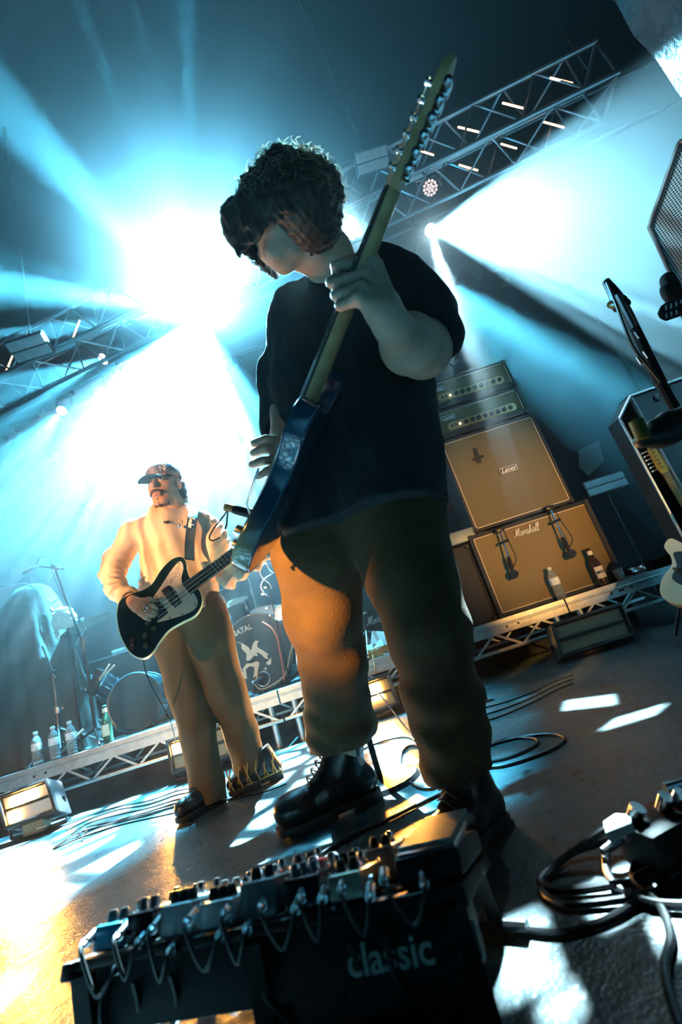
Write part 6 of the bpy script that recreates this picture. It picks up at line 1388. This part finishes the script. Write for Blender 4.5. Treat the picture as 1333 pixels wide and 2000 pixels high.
    sdf_obj('body', s, tan_skin, BS)
    # eyes, brows, moustache, beard, lips
    mbw, mbi, mbb = MB(), MB(), MB()
    for q in (-1, 1):
        mbw.lathe([(0, -.012), (.008, -.009), (.012, 0), (.008, .009), (0, .012)], 12, Matrix.Translation(P(.079, q*.031, .0155)))
        mbi.lathe([(0, 0), (.0052, 0), (.0045, .0018), (0, .003)], 10, frame(P(.0895, q*.0325, .0135), sd, (fw-up*.35)))
        mbb.tube([P(.092, q*.014, .031), P(.090, q*.032, .036), P(.079, q*.050, .031)], [.0035, .0042, .002], 6)
        mbb.tube([P(.104, q*.002, -.042), P(.100, q*.018, -.047), P(.088, q*.033, -.060), P(.083, q*.036, -.070)], [.0055, .006, .0045, .002], 7)
    part('eyes', mbw, eye_w, BS); part('irises', mbi, eye_d, BS); part('eyebrows_and_moustache', mbb, hair_mat, BS)
    mb = MB(); mb.tube([P(.0965, -.020, -.0585), P(.1005, 0, -.057), P(.0965, .020, -.0585)], [.002, .0042, .002], 6); mb.tube([P(.093, -.018, -.067), P(.097, 0, -.0685), P(.093, .018, -.067)], [.002, .0045, .002], 6)
    part('lips', mb, lip_m, BS)
    mb = MB(); rs = random.Random(9)
    for i in range(260):
        a = rs.uniform(-.042, .042); u = rs.uniform(-.116, -.080); f = .082-.6*abs(a)+rs.uniform(-.002, .004)
        p = P(f-(.0 if u > -.1 else (-.1-u)*.8), a, u); mb.tube([p, p+fw*.004-up*.007], [.0011, .0005], 4)
    st = part('stubble', mb, hair_mat, BS); st['kind'] = 'stuff'
    # hair at the nape
    s = SDF(hc-V((.18, .18, .16)), hc+V((.18, .18, .16)), .004)
    for i in range(22):
        a = -1.25+2.5*i/21; f, l = -.085*math.cos(a)-.02, .080*math.sin(a)
        s.cone(P(f, l, .01), P(f*1.12, l*1.1, -.055-rs.uniform(0, .035)), .016, .007, k=.01)
    for q in (-1, 1): s.cone(P(.015, q*.076, .02), P(.012, q*.074, -.02), .007, .004, k=.004)
    s.disp(wob(4, 220, .0035)); sdf_obj('hair', s, hair_mat, BS, relax=1)
    mb = MB()
    for i in range(70):
        a = rs.uniform(-1.3, 1.3); p = P(-.095*math.cos(a)-.02, .09*math.sin(a), -.03-rs.uniform(0, .045)); n = (p-hc).normalized()
        mb.tube([p, p+n*.012+sd*rs.uniform(-.008, .008)-up*.008, p+n*.016+sd*rs.uniform(-.012, .012)-up*.002, p+n*.012+up*.004], [.0012, .001, .0009, .0005], 4)
    st = part('curls', mb, hair_mat, BS); st['kind'] = 'stuff'
    # baseball cap: crown, bill, button, stitched panels, NY monogram
    uc = (up*.97+fw*.10).normalized(); fc = (fw-uc*fw.dot(uc)).normalized(); sc_ = uc.cross(fc)
    Rc = Matrix((fc, sc_, uc)).transposed(); C0 = P(-.012, 0, .050); CP = lambda f, l, u: C0+fc*f+sc_*l+uc*u
    mb = MB(); g = []
    for i in range(11):
        t = i/10*PI/2; rr = math.cos(t)**.75; row = []
        for j in range(33):
            a = 2*PI*j/32; seam = 1-.010*(abs(math.sin(3*a)) < .12)
            row.append(CP(.106*rr*math.cos(a)*seam, .088*rr*math.sin(a)*seam, -.004+.088*math.sin(t)**.9))
        g.append(row)
    mb.sheet(g); cap = part('baseball_cap', mb, cap_m, BS, ang=60)
    g = []
    for i in range(8):
        t = i/7; row = []
        for j in range(17):
            a = -1.05+2.1*j/16; r0 = V((.100*math.cos(a), .084*math.sin(a), 0)); r1 = V((.100+.078*math.cos(a*1.15)**.5 if abs(a*1.15) < 1.5 else .1, .080*math.sin(a), 0))
            p = r0.lerp(r1, t); row.append(CP(p.x, p.y, -.002-.010*t-.30*p.y*p.y/.084*(.4+.6*t)))
        g.append(row)
    mb = MB(); mb.sheet(g); k = len(mb.v)
    g2 = [[p-uc*.004 for p in r] for r in g]; mb.sheet([r[::-1] for r in g2]); mb.sheet([g[-1], g2[-1]]); mb.sheet([g2[0], g[0]])
    part('cap_bill', mb, cap_b, cap)
    mb = MB(); mb.lathe([(.007, 0), (.006, .004), (0, .006)], 12, frame(CP(0, 0, .083), fc, uc)); part('cap_button', mb, cap_b, cap)
    sg = 1 if (CAM-C0).dot(sc_) > 0 else -1; a = .62*sg; nrm = (fc*math.cos(a)*.9+sc_*math.sin(a)+uc*.42).normalized()
    LM = frame(CP(.1015*math.cos(a), .0845*math.sin(a), .031), (sc_*math.cos(a)-fc*math.sin(a)), nrm)
    mb = text('N', LM @ T(-.006, -.002, 0), .052, .0016, bold=.0006, sx=.8); b2 = text('Y', LM @ T(.008, .006, .0012), .052, .0016, bold=.0006, sx=.8); mb.v += []; 
    k = len(mb.v); mb.v += b2.v; mb.f += [tuple(i+k for i in f) for f in b2.f]
    part('cap_monogram', mb, white_thread, cap)
    # sweatshirt
    s = SDF((-1.38, 1.84, .72), (-.36, 2.50, 1.46), .0050)
    s.chain([nd(322, 1038, 2.26, 44), nd(320, 1090, 2.28, 44), nd(326, 1150, 2.29, 47), nd(340, 1195, 2.29, 50)], k=.03)
    s.chain([nd(352, 1035, 2.25, 44), nd(362, 1090, 2.26, 46), nd(372, 1150, 2.26, 50), nd(382, 1192, 2.26, 50)], k=.03)
    s.chain([nd(266, 1038, 2.27, 26), nd(335, 1024, 2.25, 38), nd(404, 1030, 2.24, 30)], k=.05)
    s.chain([nd(338, 1012, 2.245, 28), nd(337, 1000, 2.235, 26)], k=.02)
    s.chain([nd(262, 1040, 2.27, 26), nd(232, 1088, 2.21, 25), nd(219, 1124, 2.15, 24)], k=.02)
    s.chain([nd(219, 1124, 2.15, 24), nd(226, 1148, 2.06, 22), nd(248, 1166, 1.96, 18)], k=.02)
    s.chain([nd(406, 1036, 2.24, 30), nd(428, 1082, 2.18, 31), nd(450, 1118, 2.12, 30)], k=.02)
    q = w2.lerp(at(450, 1118, 2.12), .28); s.chain([nd(450, 1118, 2.12, 30), (q, .042)], k=.02)
    s.disp(wob(11, 30, .009)); s.disp(lambda x, y, z: .012*np.abs(np.sin(z*62-x*30+y*30+1.2*np.sin(x*40)))*(x < -1.0)*np.clip((1.28-z)*6, 0, 1))
    s.disp(lambda x, y, z: .0085*np.sin((x*1.0+z*.35)*75+2.0*np.sin(z*9))*np.clip((x+1.04)*20, 0, 1)*np.clip((1.30-z)*5, 0.15, 1))
    s.disp(lambda x, y, z: .006*np.abs(np.sin((x*.8-z)*55+y*20))*(x > -.66))
    s.cut(at(380, 1197, 2.2), (.0, 0, -1)); d = (wr[0]-at(230, 1150, 2.04)).normalized(); s.cone(wr[0]-d*.012, wr[0]+d*.08, .030, .06, k=.003, op='sub')
    s.cone(at(336, 998, 2.22), at(332, 975, 2.2), .062, .07, k=.004, op='sub')
    sdf_obj('sweatshirt', s, sweat, BS)
    rib = mat('ribbed_cuff', (.60, .44, .30), .95, bump=.5, bscale=300); nb = at(336, 1000, 2.22); ua = (at(332, 985, 2.21)-at(338, 1012, 2.235)).normalized(); u1 = ua.orthogonal().normalized(); u2 = ua.cross(u1)
    mb = MB(); mb.tube([nb-ua*.012+(u1*math.cos(i*PI/16)+u2*math.sin(i*PI/16))*.066 for i in range(33)], .009, 8, cap=False); part('collar', mb, rib, BS)
    e1 = d.orthogonal().normalized(); e2 = d.cross(e1); mb = MB()
    for k in range(3): mb.tube([wr[0]-d*(.022+.012*k)+(e1*math.cos(i*PI/12)+e2*math.sin(i*PI/12))*(.038+.002*k) for i in range(25)], .008, 8, cap=False)
    part('cuff', mb, rib, BS)
    # trousers
    s = SDF((-1.14, 2.02, .02), (-.54, 2.48, .98), .0050)
    s.chain([nd(352, 1200, 2.27, 46), nd(345, 1250, 2.27, 42), nd(362, 1335, 2.25, 36), nd(386, 1430, 2.22, 33), nd(405, 1530, 2.19, 33), nd(410, 1560, 2.18, 33)], k=.02)
    s.chain([nd(398, 1195, 2.25, 46), nd(415, 1250, 2.26, 43), nd(440, 1340, 2.29, 37), nd(472, 1430, 2.31, 33), nd(490, 1495, 2.31, 32), nd(492, 1520, 2.31, 32)], k=.02)
    s.disp(wob(12, 30, .0045))
    for c in ((-.925, 2.19, -.03), (-.705, 2.31, -.01)): s.cone(c, V(c)-V((0, 0, .1)), .085, .1, k=.003, op='sub')
    sdf_obj('trousers', s, khaki, BS)
    boot(BS, (-.90, 2.27, 0), (-1.00, 2.03, 0), (-.925, 2.20, .14), .045, skinmat=shoe_m, w=.043)
    boot(BS, (-.63, 2.34, 0), (-.85, 2.22, 0), (-.70, 2.31, .14), .045, skinmat=shoe_m, w=.043)
    mb = MB()                                             # the yellow lattice on his left shoe
    for i in range(6):
        for q in (-1, 1):
            t0 = .02+.035*i; pts = []
            for k in range(5):
                u = k/4; x = -.615-t0-q*.018*(u-.5)-.012; y = 2.345-.55*t0-.044-.012*math.sin(PI*u); pts.append(V((x, y, .118-.088*u)))
            mb.tube(pts, .0032, 5)
    mb.tube([V((-.61, 2.31, .035)), V((-.70, 2.262, .032)), V((-.80, 2.21, .030))], .004, 5)
    part('shoe_lattice', mb, shoe_y, BS)
    mb = MB(); c0 = at(337, 1008, 2.13)
    ch = spline([at(322, 1004, 2.15), at(330, 1017, 2.12), at(346, 1026, 2.11), at(356, 1016, 2.14), at(362, 1004, 2.17)], 6)
    mb.tube(ch, .0015, 5, cap=False); mb.lathe([(.008, 0), (.009, .002), (.005, .004)], 10, frame(at(350, 1027, 2.105), X_, -F_)); part('necklace', mb, chrome, BS)
    mb = MB(); mb.box((0, 0, 0), (.024, .010, .012), frame(at(325, 1020, 2.11), (1, 0, -.2), (0, -1, .2)), b=.002); part('collar_clip', mb, blackp, BS)
    mb = MB(); a0 = wr[0]; ax = d; u = ax.orthogonal().normalized(); v_ = ax.cross(u); c = a0+ax*.012
    mb.tube([c+(u*math.cos(i*PI/10)+v_*math.sin(i*PI/10))*.031 for i in range(21)], .002, 5, cap=False); part('bracelet', mb, black_cloth, BS)
    mb = MB()
    for p, q in ((onb(287, 1185, .052), onb(289, 1185, .052)), (onb(284, 1191, .052), onb(286, 1191, .052))): mb.cyl(p, q, .0128, n=14)
    part('rings', mb, chrome, BS)
bassist()

# ---------------------------------------------------------------- his bass
BG = thing('bass_guitar', 'dark bass guitar with cream pickguard and pale green edge, played by the bassist', 'guitar', tuple(BM_.translation))
def bassgtr():
    px = [(354, 1087), (335, 1092), (314, 1113), (298, 1138), (281, 1151), (258, 1159), (234, 1172), (227, 1195), (229, 1222), (237, 1250), (254, 1277), (277, 1287), (297, 1275), (314, 1250), (331, 1230), (357, 1215), (380, 1203), (392, 1187), (395, 1170), (389, 1152), (380, 1140), (371, 1128), (365, 1112), (363, 1097)]
    out = [bl(*p) for p in px][::-1]
    area = sum(out[i][0]*out[(i+1) % len(out)][1]-out[(i+1) % len(out)][0]*out[i][1] for i in range(len(out)))
    if area < 0: out = out[::-1]
    ol = spl2(out, 5)
    mint = mat('mint_edge', (.34, .62, .52), .35)  # mint binding, with light from behind put into its pale colour
    dk = mat('black_teal_lacquer', (.006, .022, .028), .15, coat=.5)
    mb = MB(); mb.prism(ol, -.040, -.0005, BM_, b=.004); part('body_side', mb, mint, BG)
    sh = [(x*.985+.002, y*.98) for x, y in ol]
    mb = MB(); mb.prism(sh, -.001, .0015, BM_); part('body_face', mb, dk, BG)
    pg = [(354, 1097), (345, 1102), (331, 1120), (315, 1145), (304, 1161), (301, 1168), (309, 1187), (316, 1199), (308, 1213), (312, 1215), (345, 1206), (372, 1196), (385, 1184), (386, 1172), (378, 1158), (366, 1148), (357, 1140), (355, 1128), (359, 1110)]
    po = [bl(*p) for p in pg]; 
    mb = MB(); mb.prism(spl2(po if sum(po[i-1][0]*po[i][1]-po[i][0]*po[i-1][1] for i in range(len(po))) > 0 else po[::-1], 3), .0016, .004, BM_); part('pickguard', mb, cream, BG)
    for p in ((351, 1099), (305, 1164), (309, 1211), (333, 1207), (357, 1200), (383, 1181), (368, 1150)):
        x, y = bl(*p); mb = MB(); mb.lathe([(.0035, .004), (.003, .0055), (0, .006)], 8, BM_ @ T(x*.98, y*.98, 0)); part('screw', mb, blackp, BG)
    x, y = bl(336, 1166); mb = MB(); mb.box((x, y, .008), (.040, .098, .012), BM_, b=.004); pk = part('pickup', mb, blackp, BG)
    for i in range(8): mb = MB(); mb.box((x, y-.035+.01*i, .0146), (.026, .003, .002), BM_); part('pickup_slot', mb, steel, pk)
    x, y = bl(308, 1190); mb = MB(); mb.box((x, y, .006), (.05, .085, .008), BM_, b=.002); br = part('bridge', mb, blackp, BG)
    for i in range(4): mb = MB(); mb.box((x, y+(i-1.5)*.019, .014), (.036, .013, .009), BM_, b=.002); part('saddle', mb, chrome, br)
    for p in ((289, 1218), (302, 1228), (284, 1241), (286, 1261)):
        x, y = bl(*p); mb = MB(); mb.lathe([(.012, .0015), (.011, .012), (.0095, .018), (0, .0185)], 16, BM_ @ T(x, y, 0)); mb.box((x, y+.006, .019), (.002, .008, .001), BM_); part('control_knob', mb, mat('smoked_knob', (.05, .06, .05), .2), BG)
    x, y = bl(258, 1258); mb = MB(); mb.box((x, y, .003), (.05, .018, .003), BM_ @ T(x, y, 0) @ RZ(.9) @ T(-x, -y, 0)); mb.cyl(BM_ @ V((x, y, 0)), BM_ @ V((x, y, .012)), .006); part('jack_plate', mb, chrome, BG)
    # neck
    x0 = bl(366, 1146)[0]; x1 = .86; hw0, hw1 = .031, .021; P = []
    for i in range(8):
        t = i/7; x = x0-.03+(x1-x0+.03)*t; hw = hw0+(hw1-hw0)*t
        P.append([BM_ @ V((x, hw*math.cos(a), .008-.024*math.sin(a))) for a in [PI*j/8 for j in range(9)]])
    mb = MB(); mb.sheet(P); part('neck', mb, maple, BG, ang=60)
    mb = MB(); mb.add([(x0-.01, -hw0, .008), (x0-.01, hw0, .008), (x1, hw1, .008), (x1, -hw1, .008), (x0-.01, -hw0, .014), (x0-.01, hw0, .014), (x1, hw1, .014), (x1, -hw1, .014)],
           [(0, 1, 2, 3), (4, 7, 6, 5), (0, 4, 5, 1), (1, 5, 6, 2), (2, 6, 7, 3), (3, 7, 4, 0)], BM_); part('fretboard', mb, rosewood, BG)
    mb = MB(); md = MB()
    for i in range(1, 21):
        x = x1-x1*(1-2**(-i/12)); hw = hw0+(hw1-hw0)*(x-x0)/(x1-x0); mb.box((x, 0, .0145), (.0025, 2*hw, .0025), BM_)
        if i in (3, 5, 7, 9, 15, 17, 19): md.cyl(BM_ @ V((x+.016, 0, .0135)), BM_ @ V((x+.016, 0, .0146)), .0035, n=10)
    part('frets', mb, steel, BG); part('inlay_dots', md, cream, BG)
    for i in range(4):
        sy = (i-1.5)*.019; mb = MB(); mb.tube([BM_ @ V((.0, sy, .019)), BM_ @ V((x1, sy*.62, .018))], .0011-.0001*i, 5); part('string', mb, mat('bronze_string', (.72, .58, .40), .3, metal=1), BG)
    ho = [(0, -.022), (.03, -.05), (.10, -.065), (.20, -.05), (.22, -.01), (.19, .04), (.09, .05), (.03, .03), (0, .022)]
    mb = MB(); mb.prism(spl2(ho, 3), -.006, .008, BM_ @ T(x1, 0, 0), b=.002); part('headstock', mb, maple, BG)
    for i in range(4):
        y = -.036 if i < 2 else .026; x = x1+.06+.07*(i % 2)
        mb = MB(); mb.cyl(BM_ @ V((x, y*.6, .008)), BM_ @ V((x, y*.6, .022)), .006); mb.cyl(BM_ @ V((x, y, -.008)), BM_ @ V((x, y*2.6, -.008)), .004); mb.lathe([(0, 0), (.012, .003), (.012, .006), (0, .009)], 10, BM_ @ T(x, y*2.7, -.008)); part('tuning_machine', mb, chrome, BG)
    # winged emblem scratched on the pickguard
    mb = MB(); c = V((*bl(343, 1123), .0042)); e = bl(351, 1104); e2 = bl(336, 1137); ax = (V((*e, 0))-V((*e2, 0))).normalized(); pr = V((-ax.y, ax.x, 0))
    q = lambda a, b: BM_ @ (c+ax*a+pr*b)
    for L in ([(0, 0), (.018, .006), (.044, .004), (.030, -.004), (.014, -.004), (0, 0)], [(-.004, 0), (-.020, .008), (-.044, .006), (-.030, 0), (-.012, -.004), (-.004, 0)],
              [(.010, -.002), (.012, -.014), (.002, -.018), (-.006, -.012), (-.004, -.004)], [(.024, .002), (.034, -.001)], [(-.022, .004), (-.034, .003)], [(0, .004), (.003, .012), (.009, .012)]):
        mb.tube(spline([q(*p) for p in L], 3), .0007, 4)
    part('winged_emblem', mb, ink, BG)
bassgtr()
# strap over his left shoulder
sp = spline([at(371, 1094, 2.00), at(371, 1060, 2.07), at(374, 1030, 2.09), at(377, 1008, 2.13), at(381, 994, 2.22), at(388, 998, 2.33), at(396, 1040, 2.40)], 6)
mb = MB(); g = []
for i, p in enumerate(sp):
    sdv = (at(386, 1008, 2.17)-at(366, 1005, 2.17)).normalized(); g.append([p-sdv*.024, p+sdv*.024])
mb.sheet(g); nrm = V((0, -.004, 0)); mb.sheet([[p+nrm for p in r][::-1] for r in g])
ST = solo('guitar_strap', mb, mat('black_strap', (.01, .03, .045), .7), 'dark strap with white script over the bassist\'s left shoulder', 'strap')
sdv = (at(386, 1008, 2.17)-at(366, 1005, 2.17)).normalized(); ddn = (at(373, 1045, 2.11)-at(378, 1012, 2.16)).normalized()
_n = sdv.cross(-ddn); _n = _n if _n.y < 0 else -_n
mb = script('Fender', frame(at(375, 1022, 2.105)+V((0, -.020, 0)), ddn, _n), .013, .0018)
o = part('strap_lettering', mb, white_thread, ST)
